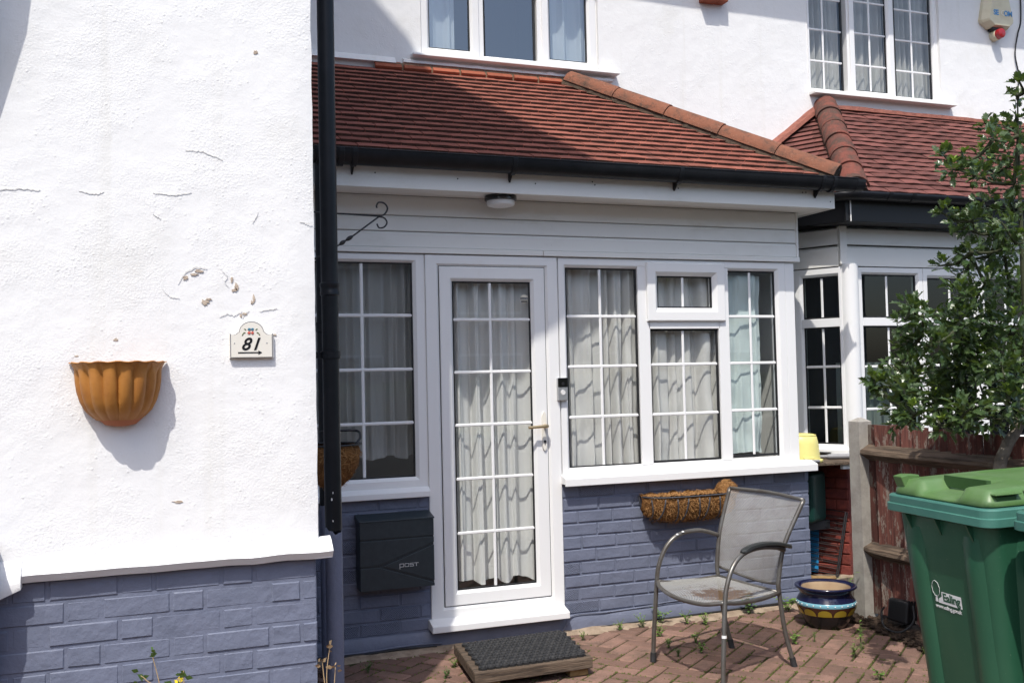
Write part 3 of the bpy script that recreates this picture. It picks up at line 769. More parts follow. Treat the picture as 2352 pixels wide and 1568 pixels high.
h = MB(Matrix.Translation((2.237, YP-.011, 1.118)) @ Matrix.Rotation(R(90), 4, 'X')); h.lathe([(.0005, .003), (.0075, .003), (.0085, 0)], (0, 0, 0), 14); h.mtx = None; h.box(2.2345, 2.2395, YP-.013, YP-.01, 1.098, 1.118); h.build('keyhole', 'gasket', door)
stk = MB(Matrix.Translation((2.140, YP+.0255, 1.955)) @ Matrix.Rotation(R(90), 4, 'X')); stk.lathe([(.001, .0006), (.024, .0006), (.0245, 0)], (0, 0, 0), 24); stk = tag(stk.build('alarm_sticker', 'ghost_print'), 'small round alarm warning sticker on the door glass', 'sticker')
stb = MB(); stb.box(2.1165, 2.1635, YP+.0238, YP+.0248, 1.950, 1.964); stb.box(2.120, 2.160, YP+.0238, YP+.0248, 1.936, 1.944); stb.build('printed_band', 'ink_black', stk)
text_obj('lettering', 'ALARMED', .0105, wall_mtx(2.1185, YP+.0236, 1.9535), 'white_print', stk, extrude=.0001)
# right window: three lights and a top vent
m = MB(); m.frame(2.351, 3.952, .907, 2.20, .051, .068, .045, .056, FR(YP)); m.box(2.880, 2.958, YP+.003, YP+.058, .945, 2.16); m.box(3.448, 3.524, YP+.003, YP+.058, .945, 2.16); m.box(2.95, 3.455, YP+.003, YP+.058, 1.775, 1.835)
wr_ = m.build('window', 'pvc', porch, bevel=.002)
m = MB(); m.box(3.9535, 4.024, YP+.001, YP+.075, .907, 2.20); m.build('corner_post', 'pvc', porch, bevel=.003)
pane_unit(wr_, 2.403, 2.877, .951, 2.145, YP+.028, (2.632,), (1.852, 1.551, 1.250))
pane_unit(wr_, 2.962, 3.444, .957, 1.771, YP+.028, (3.198,), (1.554, 1.248))
pane_unit(wr_, 3.527, 3.884, .964, 2.143, YP+.028, (3.697,), (1.852, 1.554, 1.254))
m = MB(); m.frame(2.936, 3.490, 1.821, 2.184, .080, .083, .083, .082, [(0, YP+.03), (0, YP-.012), (.06, YP-.018), (.70, YP-.018), (1, YP+.008), (1, YP+.05)]); vs_ = m.build('vent_sash', 'pvc', wr_, bevel=.0015)
pane_unit(wr_, 3.016, 3.407, 1.904, 2.102, YP+.018, (3.200,), ())

# cladding boards above the windows
cp = part_empty('cladding', (2.4, YP, 2.2), porch)
for z0, z1 in ((2.238, 2.3275), (2.330, 2.4165), (2.419, 2.531)):
    mb = MB(); mb.prism([(YP+.03, z0), (YP-.004, z0), (YP-.006, z0+.004), (YP-.006, z1-.016), (YP-.001, z1-.010), (YP-.001, z1-.003), (YP+.03, z1)], 'x', .66, 4.043); mb.build('board', 'pvc_board', cp)
mb = MB(); mb.box(.66, 4.043, YP+.004, YP+.03, 2.21, 2.53); mb.build('backing', 'joint_grey', cp)
mb = MB(); mb.box(.66, 2.252, YP-.016, YP+.03, 2.206, 2.236); mb.build('trim', 'pvc_board', cp, bevel=.003)
mb = MB(); mb.box(2.2535, 4.062, YP-.018, YP+.03, 2.2055, 2.2355); mb.build('trim', 'pvc_board', cp, bevel=.003)
mb = MB(); mb.box(4.0435, 4.060, YP-.012, YP+.06, 2.2365, 2.531); mb.build('corner_trim', 'pvc_board', cp, bevel=.003)
# soffit and fascia
mb = MB(); mb.box(.66, 4.165, 5.222, YP-.0005, 2.531, 2.541); mb.box(4.064, 4.165, YP, 6.3, 2.531, 2.541); mb.build('soffit', 'pvc_board', porch)
mb = MB(); mb.box(.66, 4.1745, 5.207, 5.2215, 2.522, 2.70); mb.build('fascia', 'pvc_board', porch, bevel=.003)
mb = MB(); mb.box(4.166, 4.176, 5.2225, 6.3, 2.524, 2.70); mb.build('return_fascia', 'pvc_board', porch)
for x, z in ((1.20, 2.60), (2.12, 2.585), (2.49, 2.595), (2.475, 2.612), (3.04, 2.60), (3.93, 2.615), (3.955, 2.617), (4.14, 2.565), (1.66, 2.59)):
    mb = MB(Matrix.Translation((x, 5.2065, z)) @ Matrix.Rotation(R(90), 4, 'X')); mb.lathe([(.0005, .001), (.004, .001), (.0045, -.002)], (0, 0, 0), 8); mb.build('fixing_screw', 'gasket', porch)
# gutter with brackets
GY, GZ, GR = 5.150, 2.700, .056
gu = part_empty('gutter', (2.6, GY, GZ), porch)
def half_round(mb, x0, x1, r, t, zoff=0., n=14):
    out = [(GY+r*math.cos(math.pi+math.pi*k/n), GZ+zoff+1.4*r*math.sin(math.pi+math.pi*k/n)) for k in range(n+1)]
    inn = [(GY+(r-t)*math.cos(2*math.pi-math.pi*k/n), GZ+zoff+1.4*(r-t)*math.sin(2*math.pi-math.pi*k/n)) for k in range(n+1)]
    mb.prism(out+inn, 'x', x0, x1)
mb = MB(); half_round(mb, .86, 4.27, GR, .004); mb.tube([(.86, GY-GR+.001, GZ), (4.27, GY-GR+.001, GZ)], .0045, 8); mb.build('gutter_run', 'black_plastic', gu, smooth=35)
mb = MB(); mb.rings([[(4.27, GY+GR*math.cos(math.pi+math.pi*k/12), GZ+1.4*GR*math.sin(math.pi+math.pi*k/12)) for k in range(13)], [(4.335-.05*(k-6)**2/36*0, GY+GR*.9*math.cos(math.pi+math.pi*k/12), GZ-.004+1.4*GR*.86*math.sin(math.pi+math.pi*k/12)) for k in range(13)]], False); mb.build('gutter_end', 'black_plastic', gu, solid=.004)
for x in (1.073, 1.96, 3.005, 4.015):
    mb = MB(); half_round(mb, x-.013, x+.013, GR+.005, .006, -.001); mb.prism([(GY-GR+.0, GZ-.005), (GY-GR-.003, GZ+.006), (GY-GR+.006, GZ+.006)], 'x', x-.013, x+.013)
    mb.prism([(5.2065, GZ-.01), (5.2065, GZ-.105), (5.196, GZ-.12), (GY+.005, GZ-.079)], 'x', x-.005, x+.005); mb.build('gutter_bracket', 'black_plastic', gu, bevel=.0015)
for x, wd in ((1.002, .03), (4.097, .022), (.90, .05)):
    mb = MB(); half_round(mb, x-wd/2, x+wd/2, GR+.0065, .007, -.0005); mb.build('gutter_union', 'black_plastic', gu, bevel=.002)

# tiled roof
EY, EZ, TY, TZ = 5.172, 2.722, 6.445, 3.562
SL = math.hypot(TY-EY, TZ-EZ); PA = math.atan2(TZ-EZ, TY-EY); NR = 18; GA = SL/NR
hipx = lambda y: 4.165-(y-EY)*.955
def slope_pt(x, s, n):
    return Vector((x, EY+s*math.cos(PA)-n*math.sin(PA), EZ+s*math.sin(PA)+n*math.cos(PA)))
mb = MB(); mb.add([slope_pt(.66, -.01, -.022), slope_pt(hipx(EY), -.01, -.022), slope_pt(hipx(TY), SL, -.022), slope_pt(.66, SL, -.022)], [(0, 1, 2, 3)])
a_ = [slope_pt(hipx(EY), -.01, -.022), Vector((4.19, 6.5, EZ-.02)), slope_pt(hipx(TY), SL, -.022), Vector((hipx(TY), 6.5, TZ-.02))]
mb.add(a_, [(0, 1, 3, 2)])
roof = mb.build('roof', 'roof_mortar_dark', porch)
mb = MB(); p0 = Vector((4.20, EY, EZ+.005)); p1 = Vector((4.20, 6.5, EZ+.005)); p2 = Vector((hipx(TY), 6.5, TZ+.005)); p3 = Vector((hipx(TY), TY, TZ+.005)); mb.add([p0, p1, p2, p3], [(0, 1, 2, 3)]); mb.build('hidden_slope', 'tile_orange', roof)
def tile_mesh(seed, w=.1625, ln=.19, th=.0125, mat='tile_orange', camber=.004):
    r = random.Random(seed); mb = MB(); rows = []
    j = lambda a: r.uniform(-a, a); jl = j(.0025); jr = j(.0025); e = j(.0015)
    for (s, n_) in ((0, -th), (0, -.002), (.003, 0), (ln, 0)):
        rows.append([(-w/2, s+(jl if s < .01 else 0), n_-camber), (0, s+e*(s < .01), n_), (w/2, s+(jr if s < .01 else 0), n_-camber)])
    rows.append([(-w/2, ln, -th-camber), (0, ln, -th), (w/2, ln, -th-camber)])
    mb.cur = 1; mb.rings(rows[:2], False); mb.cur = 0; mb.rings(rows[1:], False); n = len(rows)
    mb.add([rows[k][0] for k in range(n)], [tuple(range(n))]); mb.add([rows[k][2] for k in range(n)], [tuple(range(n))[::-1]])
    me, _ = mb.mesh('roof_tile', [mat, 'tile_edge'], origin=(0, 0, 0)); return me
TILES = [tile_mesh(s, w=.160, th=.016, camber=.0015) for s in range(8)]
def cut_tile(pts, parent, mat, th=.0125, frame=slope_pt, name='roof_tile'):
    """tile cut to a polygon given as (x, s) with rising normal offset"""
    mb = MB(); n = len(pts); top = [frame(x, s, q) for x, s, q in pts]; bot = [frame(x, s, q-th) for x, s, q in pts]
    mb.add(top+bot, [tuple(range(n)), tuple(range(n, 2*n))[::-1]]+[(i, (i+1) % n, n+(i+1) % n, n+i) for i in range(n)]); mb.mi[2] = 1; return mb.build(name, [mat, 'tile_edge'], parent)
TW = .165; TILT = .016/GA*1.0
for rw in range(NR):
    s0 = -.012+rw*GA; s1 = min(s0+.185, SL+.01); x = .77-(TW/2 if rw % 2 else 0)+rnd.uniform(-.004, .004)
    hx0 = hipx(slope_pt(0, s0, 0).y)-.005; hx1 = hipx(slope_pt(0, s0+GA, 0).y)-.005
    while x+TW/2 < hx0:
        if x+TW < hx1+.02:
            p = slope_pt(x+TW/2, s0, .018+rnd.uniform(-.0012, .0012))
            o = place('roof_tile', rnd.choice(TILES), p, roof, rot=(PA-TILT+rnd.uniform(-.006, .006), rnd.uniform(-.008, .008), rnd.uniform(-.010, .010)))
        else:
            xe0 = min(x+TW-.003, hx0); xe1 = max(x+.004, min(x+TW-.003, hx1))
            cut_tile([(x, s0, .018), (xe0, s0, .018), (xe1, s0+GA*1.05, .006), (x, s0+GA*1.05, .006)], roof, 'tile_orange', th=.016)
        x += TW
# hip tiles over a mortar bed
hA = Vector((4.155, 5.135, 2.742)); hB = Vector((2.915, 6.46, 3.628)); hd = (hB-hA).normalized(); hs = hd.cross(Vector((0, 0, 1))).normalized(); hn = hs.cross(hd).normalized()
def hip_run(a, b, nseg, r, parent, mat, name='hip_tile', lift=.0, gap=.004, arc=150, bed='roof_mortar_dark', taper=.004):
    d = (b-a); L = d.length; d.normalize(); s = d.cross(Vector((0, 0, 1))).normalized(); n = s.cross(d).normalized()
    for k in range(nseg):
        mb = MB(); t0 = L*k/nseg+gap/2; t1 = L*(k+1)/nseg-gap/2; rows = []; ja = [rnd.uniform(-.003, .003) for _ in range(2)]
        for (t, rr) in ((t0, r-.013), (t0, r), (t0+.006, r+.001), (t1-.006, r-taper), (t1, r-taper-.003), (t1, r-.016)):
            rows.append([a+d*t+s*(rr*math.sin(R(q))+ja[0])+n*(rr*math.cos(R(q))-r*.30+lift+ja[1]) for q in [(-arc/2+arc*i/14) for i in range(15)]])
        mb.rings(rows, False); mb.rings([rows[0], rows[-1]], False); mb.build(name, mat, parent, smooth=40)
    mb = MB(); rows = []
    for i in range(60):
        t = L*i/59; jj = noise.noise((t*25, 3, 8))*.006
        rows.append([a+d*t+s*q*(r*.93+jj*abs(q))+n*(z+jj) for q, z in ((-1, -r*.75), (-.90, -r*.30), (0, r*.35), (.90, -r*.30), (1, -r*.75))])
    mb.rings(rows, False, False, False); mb.add(rows[0], [(0, 1, 2, 3, 4)]); mb.build('hip_mortar', bed, parent)
hip_run(hA, hB, 5, .095, roof, 'hip_tile', arc=172, lift=-.018)

# ------------------------------------------------------------------ neighbour's bay window
YB = 5.70
C0 = Vector((4.60, YB, 0))
SM = Matrix(((.5, .866, 0, C0.x), (-.866, .5, 0, C0.y), (0, 0, 1, 0), (0, 0, 0, 1)))    # frame of the splayed side
bay = thing('bay_window', (5.6, YB, 0), "neighbour's white framed bay window with dark panes under red tiled roof", 'bay window')
# splayed side: red painted brick below
b = MB(SM); b.box(-1.0, .0, .010, .12, 0, .90); bsp = b.build('brick_side', 'red_brick', bay)
for i in range(12):
    z0 = .90-.075*(i+1); x = -.99+(.112 if i % 2 else 0)
    while x < -.02:
        x1 = min(x+.225, .0); wv_ = round(x1-x-.010, 3)
        if wv_ > .03:
            o = place('brick', brick_var(wv_, .065, 'red_brick', rnd.randrange(3)), SM @ Vector(((x+x1)/2, rnd.uniform(-.002, .002), z0+.0375)), bsp, rot=(rnd.uniform(-.01, .01), 0, R(-60)))
        x += .225
b = MB(); b.box(4.66, 7.6, YB+.02, YB+.14, 0, .92); b.build('front_base', 'white_render', bay)
b = MB(SM); b.prism([(.03, .965), (-.05, .945), (-.052, .915), (.03, .915)], 'x', -1.0, .03); b.build('sill', 'pvc', bay)
b = MB(); b.prism([(YB+.03, .965), (YB-.06, .945), (YB-.062, .915), (YB+.03, .915)], 'x', 4.64, 7.6); b.build('sill', 'pvc', bay)
# corner column
b = MB(); b.tube([(4.672, YB+.012, .95), (4.672, YB+.012, 2.236)], .066, 20); b.build('corner_column', 'pvc', bay, smooth=40)
# splay window
YS = .0
m = MB(SM); m.frame(-.345, -.004, .95, 2.215, .058, .022, .030, .058, FR(YS)); m.box(-.30, -.012, YS+.003, YS+.055, 1.80, 1.86); ws = m.build('window', 'pvc', bay, bevel=.002)
pane_unit(ws, -.286, -.027, 1.862, 2.155, YS+.028, (-.152,), (), 'glass_dark', mtx=SM)
pane_unit(ws, -.286, -.027, .982, 1.798, YS+.028, (-.152,), (1.522, 1.236), 'glass_dark', mtx=SM)
m = MB(SM); m.frame(-1.0, -.352, .95, 2.215, .058, .045, .030, .058, FR(YS)); ws2 = m.build('window', 'pvc', bay, bevel=.002)
pane_unit(ws2, -.942, -.398, .982, 2.155, YS+.028, (-.67,), (1.85, 1.522, 1.236), 'glass_dark', mtx=SM)
# front windows
m = MB(); m.frame(4.742, 5.318, .95, 2.215, .047, .050, .030, .048, FR(YB)); m.box(4.78, 5.28, YB+.003, YB+.055, 1.803, 1.86); wf = m.build('window', 'pvc', bay, bevel=.002)
pane_unit(wf, 4.790, 5.267, 1.862, 2.166, YB+.028, (5.012,), (), 'glass_dark')
pane_unit(wf, 4.790, 5.267, .982, 1.800, YB+.028, (5.018,), (1.516, 1.218), 'glass_dark')
x = 5.322
for k in range(4):
    m = MB(); m.frame(x, x+.53, .95, 2.215, .05, .05, .030, .066, FR(YB)); m.box(x+.03, x+.50, YB+.003, YB+.055, 1.803, 1.86); wk = m.build('window', 'pvc', bay, bevel=.002)
    pane_unit(wk, x+.05, x+.48, 1.862, 2.148, YB+.028, (x+.262,), (), 'glass_dark'); pane_unit(wk, x+.05, x+.48, .982, 1.800, YB+.028, (x+.262,), (1.516, 1.218), 'glass_dark')
    x += .534
# boards over the windows
for z0, z1 in ((2.222, 2.368), (2.374, 2.500)):
    b = MB(); b.prism([(YB+.03, z0), (YB-.006, z0), (YB-.006, z1-.02), (YB+.002, z1-.012), (YB+.03, z1)], 'x', 4.645, 7.6); b.build('board', 'pvc_board', bay)
    b = MB(SM); b.prism([(.03, z0), (-.006, z0), (-.006, z1-.02), (.002, z1-.012), (.03, z1)], 'x', -1.0, -.012); b.build('board', 'pvc_board', bay)
b = MB(); b.prism([(4.590, YB-.014), (4.645, YB-.022), (4.655, YB+.02), (4.60, YB+.03)], 'z', 2.232, 2.50); b.build('corner_trim', 'pvc_board', bay, bevel=.003)
# dark fascia, soffit and gutter
b = MB(); b.box(4.50, 7.6, 5.505, 5.52, 2.505, 2.655); b.build('fascia', 'gasket', bay)
EB = Vector((4.535, 5.50, 0)); SE = Matrix(((.5, .866, 0, EB.x), (-.866, .5, 0, EB.y), (0, 0, 1, 0), (0, 0, 0, 1)))
b = MB(SE); b.box(-1.05, -.006, .005, .02, 2.507, 2.655); b.build('fascia', 'gasket', bay)
b = MB(); b.prism([(4.545, 5.522), (7.6, 5.522), (7.6, YB-.003), (4.62, YB-.003), (4.2, 6.4), (4.08, 6.3)], 'z', 2.503, 2.512); b.build('soffit', 'gasket', bay)
b = MB(); b.prism([(4.531, 5.497), (4.538, 5.494), (4.541, 5.50), (4.534, 5.503)], 'z', 2.50, 2.64); b.build('fascia_joint', 'pvc_board', bay)
def sweep_half(mb, path, r, z, n=12):
    P = [Vector(p) for p in path]; rows = []
    for i, p in enumerate(P):
        d = (P[min(i+1, len(P)-1)]-P[max(i-1, 0)]).normalized(); s = Vector((d.y, -d.x)); k = 1
        if 0 < i < len(P)-1:
            d1 = (P[i]-P[i-1]).normalized(); k = 1/max(.5, abs(d1.dot(d)))
        rows.append([(p.x+s.x*r*k*math.cos(math.pi*q/n), p.y+s.y*r*k*math.cos(math.pi*q/n), z-r*math.sin(math.pi*q/n)) for q in range(n+1)])
    mb.rings(rows, False)
b = MB(); sweep_half(b, [(7.6, 5.455), (5.2, 5.455), (4.62, 5.455), (4.53, 5.462), (4.475, 5.51), (4.44, 5.58), (4.08, 6.25)], .052, 2.690); b.build('gutter', 'black_plastic', bay, smooth=40, solid=.004)
for x in (4.80, 5.0, 6.05):
    b = MB(); sweep_half(b, [(x-.014, 5.455), (x+.014, 5.455)], .058, 2.694); b.build('gutter_bracket', 'black_plastic', bay, solid=.005)
# dark room behind the panes
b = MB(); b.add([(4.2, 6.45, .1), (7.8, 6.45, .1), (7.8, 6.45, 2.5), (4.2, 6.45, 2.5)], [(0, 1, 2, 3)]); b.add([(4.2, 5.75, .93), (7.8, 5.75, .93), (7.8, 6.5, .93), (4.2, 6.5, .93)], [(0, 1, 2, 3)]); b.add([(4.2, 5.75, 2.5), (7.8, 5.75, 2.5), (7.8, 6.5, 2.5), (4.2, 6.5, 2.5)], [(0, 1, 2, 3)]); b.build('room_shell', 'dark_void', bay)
curtain('curtain', 4.80, 5.30, .97, 1.55, YB+.32, 'drape_grey', "dim grey curtain low behind the neighbour's dark bay panes", pl=.1, amp=.02, seed=51)

# roof of the bay
BEY, BEZ, BTY, BTZ = 5.492, 2.705, 6.49, 3.572
BSL = math.hypot(BTY-BEY, BTZ-BEZ); BPA = math.atan2(BTZ-BEZ, BTY-BEY); BNR = 19; BGA = BSL/BNR
def bslope(x, s, n): return Vector((x, BEY+s*math.cos(BPA)-n*math.sin(BPA), BEZ+s*math.sin(BPA)+n*math.cos(BPA)))
bh = lambda s: s*math.cos(BPA)
XH0 = 4.553
bhipx = lambda s: XH0+.577*bh(s)
def sslope(a, s, n):   # splay slope: a runs back along its eave, s up the slope
    u = Vector((.866, .5, 0)); e = Vector((-.5, .866, 0)); o = Vector((XH0, BEY, BEZ))
    return o+e*a+u*(s*math.cos(BPA)-n*math.sin(BPA))+Vector((0, 0, s*math.sin(BPA)+n*math.cos(BPA)))
b = MB(); b.add([bslope(XH0, 0, -.02), bslope(7.7, 0, -.02), bslope(7.7, BSL, -.02), bslope(bhipx(BSL), BSL, -.02)], [(0, 1, 2, 3)])
b.add([sslope(0, 0, -.02), sslope(.577*bh(BSL), BSL, -.02), sslope(1.17, 0, -.02)], [(0, 1, 2)])
broof = b.build('roof', 'roof_mortar_dark', bay)
TB = [tile_mesh(100+s, .1615, .155, .0145, 'tile_red', .004) for s in range(9)]
nb = 0; far = MB()
for rw in range(BNR):
    s0 = -.01+rw*BGA; x = bhipx(s0)-.02-(TW/2 if rw % 2 else 0)+rnd.uniform(-.006, .006)
    while x < 7.25:
        if x+.02 > bhipx(s0+BGA)-.03:
            sg = rnd.uniform(-.004, .004)
            p = bslope(x+TW/2, s0+sg, .020+rnd.uniform(-.002, .003)); rt = (BPA-.0135/BGA*.85+rnd.uniform(-.02, .02), rnd.uniform(-.02, .02), rnd.uniform(-.012, .012))
            me_ = rnd.choice(TB)
            if x < 6.52: nb += 1; place('roof_tile', me_, p, broof, rot=rt)
            else:
                from mathutils import Euler
                mt_ = Matrix.Translation(p) @ Euler(rt).to_matrix().to_4x4(); base_ = len(far.v)
                far.v += [mt_ @ v_.co for v_ in me_.vertices]
                for pl_ in me_.polygons: far.f.append([base_+i_ for i_ in pl_.vertices]); far.mi.append(pl_.material_index)
        else:
            cut_tile([(bhipx(s0)-.01, s0, .020), (x+TW, s0, .020), (x+TW, s0+BGA*1.05, .006), (bhipx(s0+BGA)-.01, s0+BGA*1.05, .006)], broof, 'tile_red', frame=bslope)
        x += TW
for rw in range(BNR):
    s0 = -.01+rw*BGA; h0 = bh(max(0, s0)); a0 = .577*h0; a1 = (1.0-.5*h0)/.866; a = a0
    while a < a1-.02:
        ae = min(a+TW-.003, a1)
        cut_tile([(a, s0, .020), (ae, s0, .020), (ae, s0+BGA*1.05, .006), (a+.0, s0+BGA*1.05, .006)], broof, 'tile_red', frame=sslope); a += TW
tag(far.build('roof_tiling', ['tile_red', 'tile_edge'], broof), kind='stuff')
hip_run(Vector((4.545, 5.455, 2.735)), Vector((5.125, 6.47, 3.612)), 6, .098, broof, 'hip_tile_red', arc=165, taper=.006)
# clay end of the lowest hip tile
b = MB(); b.mtx = None
# cement fillet between roof and wall: along the top and down the splay
def fillet(pts, parent, nm, mat, r=.03):
    mb = MB(); P = bez(pts, 12); rows = []
    for i, p in enumerate(P):
        j = noise.noise((p.x*9, p.z*9, 3))*.010
        rows.append([p+Vector((0, .03, r+j)), p+Vector((0, -r-j*.6, .012+j)), p+Vector((0, -r*1.25-j, -.02)), p+Vector((0, .03, -.03))])
    mb.rings(rows, True, True, True); mb.build(nm, mat, parent)
fillet([(5.13, 6.475, 3.585), (6.0, 6.475, 3.580), (7.4, 6.475, 3.575)], bay, 'roof_fillet', 'clay_fillet', .03)
fillet([(4.30, 6.47, 3.02), (4.62, 6.47, 3.24), (5.05, 6.47, 3.56)], bay, 'roof_fillet', 'clay_fillet', .035)

# ------------------------------------------------------------------ drainpipes
def blue_lower(mb): pass
dp = thing('drainpipe', (.7285, 4.0, 0), 'black drainpipe painted blue grey near the foot, at the corner of the white wall', 'drainpipe')
b = MB(); b.tube([(.7285, 4.0, .905), (.7285, 4.0, 1.83)], .0335, 24); b.tube([(.7285, 4.0, 1.80), (.7285, 4.0, 5.2)], .0342, 24); b.build('upper_pipe', 'black_plastic', dp, smooth=40)
b = MB(); rows = []
for z in (0, .3, .6, .85): rows.append([(.7285+.0337*math.cos(k*math.pi/14), 4.0+.0337*math.sin(k*math.pi/14), z) for k in range(28)])
rows.append([(.7285+.0337*math.cos(k*math.pi/14), 4.0+.0337*math.sin(k*math.pi/14), .905+.012*math.sin(k*.45+1)+.004*math.sin(k*1.7)) for k in range(28)])
b.rings(rows); b.build('lower_pipe', 'blue_paint', dp, smooth=40)
b = MB(); b.lathe([(.0336, 0), (.0385, .004), (.0385, .018), (.037, .02), (.037, .034), (.0395, .038), (.0395, .05), (.034, .055)], (.7285, 4.0, 1.835), 28); b.build('socket', 'black_plastic', dp, smooth=40)
b = MB(); b.lathe([(.0336, 0), (.0395, .001), (.0395, .03), (.0336, .031)], (.7285, 4.0, 1.585), 28); b.box(.62, .72, 4.0, 4.04, 1.588, 1.613); b.build('clip', 'black_plastic', dp, smooth=40)
for (a, z, s) in ((-1.9, 1.03, .006), (-1.75, 1.055, .004), (-1.8, .945, .004)):
    mb = MB(); blob(mb, 0, 0, s*.5, s*1.4, -.001, int(z*100)); mb2 = MB(Matrix.Translation((.7285+.0335*math.cos(a), 4.0+.0335*math.sin(a)-.0008, z))); mb2.add([tuple(p) for p in mb.v], mb.f); mb2.build('paint_splash', 'white_print', dp)
dp2 = thing('drainpipe', (.905, 5.165, 0), 'black drainpipe half hidden in the recess, running down from the porch gutter', 'drainpipe')
b = MB(); b.tube([(.905, 5.165, .865), (.905, 5.165, 2.65)], .0335, 20); b.build('upper_pipe', 'black_plastic', dp2, smooth=40)
b = MB(); b.tube([(.905, 5.165, 0), (.905, 5.165, .864)], .0335, 20); b.build('lower_pipe', 'blue_paint', dp2, smooth=40)
b = MB(); b.lathe([(.0336, 0), (.038, .002), (.038, .05), (.0336, .052)], (.905, 5.165, 1.75), 20); b.lathe([(.0336, 0), (.038, .002), (.038, .03), (.0336, .032)], (.905, 5.165, .62), 20); b.build('socket', 'black_plastic', dp2, smooth=40)

# ------------------------------------------------------------------ fence with concrete post
fence = thing('fence', (4.2, 4.0, 0), 'weathered red brown board fence with concrete post, behind the green bins', 'fence')
b = MB(); px0, px1, py0, py1 = 4.092, 4.187, 4.955, 5.05
rows = []
for k in range(25):
    z = -.02+1.20*k/24; j = lambda q: noise.noise((z*8, q, 1))*.0025
    rows.append([(px0+j(1), py0+j(2), z), ((px0+px1)/2+j(3), py0-.002+j(9), z), (px1+j(3), py0+j(4), z), (px1+j(5), py1, z), (px0+j(6), py1, z)])
rows.append([(4.13, 4.99, 1.203), (4.14, 4.99, 1.205), (4.15, 4.99, 1.203), (4.15, 5.01, 1.203), (4.13, 5.01, 1.203)])
b.rings(rows, True, False, True); b.build('post', 'concrete_post', fence, smooth=30)
for zc, nm in ((1.00, 'rail'), (.415, 'rail')):
    b = MB(); rows = []
    for k in range(40):
        y = 4.97-k*.075; d = -.012*k/39*2; j = lambda q: noise.noise((y*7, q, zc))*.006
        rows.append([(4.160, y, zc+.045+d+j(1)), (4.098+j(2), y, zc+.012+d+j(3)), (4.092+j(5), y, zc-.012+d+j(5)), (4.160, y, zc-.055+d+j(4))])
    b.rings(rows, True, True, True); b.build('rail', 'rail_wood', fence)
y = 4.97; k = 0
while y > 2.2:
    wd = rnd.choice((.098, .102, .095)); gap = .014 if k in (4, 8, 13) else (.004 if k % 3 else -.004)
    zt = 1.165-.04*(4.95-y)/.8*.6+rnd.uniform(-.012, .012); zb = .03+rnd.uniform(-.01, .01); lean = rnd.uniform(-.014, .010)
    if k in (3, 5): zt -= .0
    b = MB(); rows = []
    for q in range(9):
        z = zb+(zt-zb)*q/8; jj = noise.noise((k*3.3, z*6, 2))*.003
        rows.append([(4.152+lean*z, y+jj, z), (4.172+lean*z, y-wd+jj, z), (4.179+lean*z, y-wd+jj, z), (4.182+lean*z, y+jj, z)])
    b.rings(rows, True, True, True); b.build('board', 'fence_red', fence)
    y -= wd+gap; k += 1

# dark transformer box and cable at the fence foot
tb = thing('junction_box', (4.13, 4.68, 0), 'dark plastic junction box with looped cable at the fence foot', 'box')
b = MB(Matrix.Translation((4.125, 4.70, .03)) @ Matrix.Rotation(R(8), 4, 'Y')); b.box(-.03, .06, -.08, .08, 0, .13); b.build('case', 'iron', tb, bevel=.015, seg=3)
b = MB(Matrix.Translation((4.125, 4.70, .03)) @ Matrix.Rotation(R(8), 4, 'Y'))
for q in range(4): b.box(-.035+.02*q, -.024+.02*q, -.094, -.088, .03, .14)
b.build('grille', 'gasket', tb)
b = MB(); b.tube(bez([(4.10, 4.80, .10), (4.03, 4.74, .09), (3.98, 4.66, .03), (4.0, 4.56, .02), (4.06, 4.52, .08), (4.09, 4.55, .16)], 8), .006, 8); b.build('cable', 'rubber', tb, smooth=True)

# ------------------------------------------------------------------ curtains of the porch
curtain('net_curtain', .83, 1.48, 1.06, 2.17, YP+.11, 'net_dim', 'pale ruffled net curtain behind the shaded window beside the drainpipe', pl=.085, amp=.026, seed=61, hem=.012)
curtain('net_curtain', 1.66, 2.20, .325, 2.10, YP+.085, 'net_white', 'long white net curtain behind the glazed door, lifted at its foot', pl=.085, amp=.032, seed=62, hem=.02)
curtain('net_curtain', 2.375, 2.905, .93, 2.16, YP+.10, 'net_grey', 'grey net curtain behind the fixed light beside the doorbell', pl=.10, amp=.036, seed=63, hem=.02, wav=.012)
curtain('net_curtain', 2.925, 3.475, .93, 2.16, YP+.10, 'net_grey', 'grey net curtain behind the light below the top vent', pl=.11, amp=.036, seed=64, hem=.02, wav=.014)
curtain('net_curtain', 3.50, 3.815, .975, 2.12, YP+.075, 'net_green', 'pale green net curtain behind the last light, not reaching the corner post', pl=.17, amp=.028, seed=65, hem=.01, wav=.02)
# ------------------------------------------------------------------ things on the walls
# half round fluted planter
pt = thing('wall_planter', (-.057, YL, 1.38), 'fluted half-round orange terracotta planter fixed to the white wall', 'planter')
b = MB(); rows = []; NA = 90
prof = [(1.0, .200), (.985, .203), (.955, .196), (.925, .178), (.905, .155), (.895, .130), (.865, .095), (.80, .058), (.70, .026), (.57, .004), (.47, -.008), (.46, -.010)]
for (pr, z) in prof:
    row = []
    for k in range(NA+1):
        a = math.pi+math.pi*k/NA
        lobe = abs(math.sin((k/NA)*8*math.pi/1.0/1.0))**.55
        tz = (z+.01)/.21; fl_d = (1-lobe)*(.13 if z < .17 else .13*max(.2, (.205-z)/.03))*min(1, .35+tz*1.2)
        rr = .157*pr*(1-fl_d)
        if z > .17: rr *= 1+.03*math.cos(k/NA*16*math.pi)
        row.append((-.057+rr*math.cos(a), YL-.004+rr*math.sin(a)*1.02, 1.388+z*.93+(.0015*math.cos(k/NA*16*math.pi) if z > .19 else 0)))
    rows.append(row)
b.rings(rows, False)
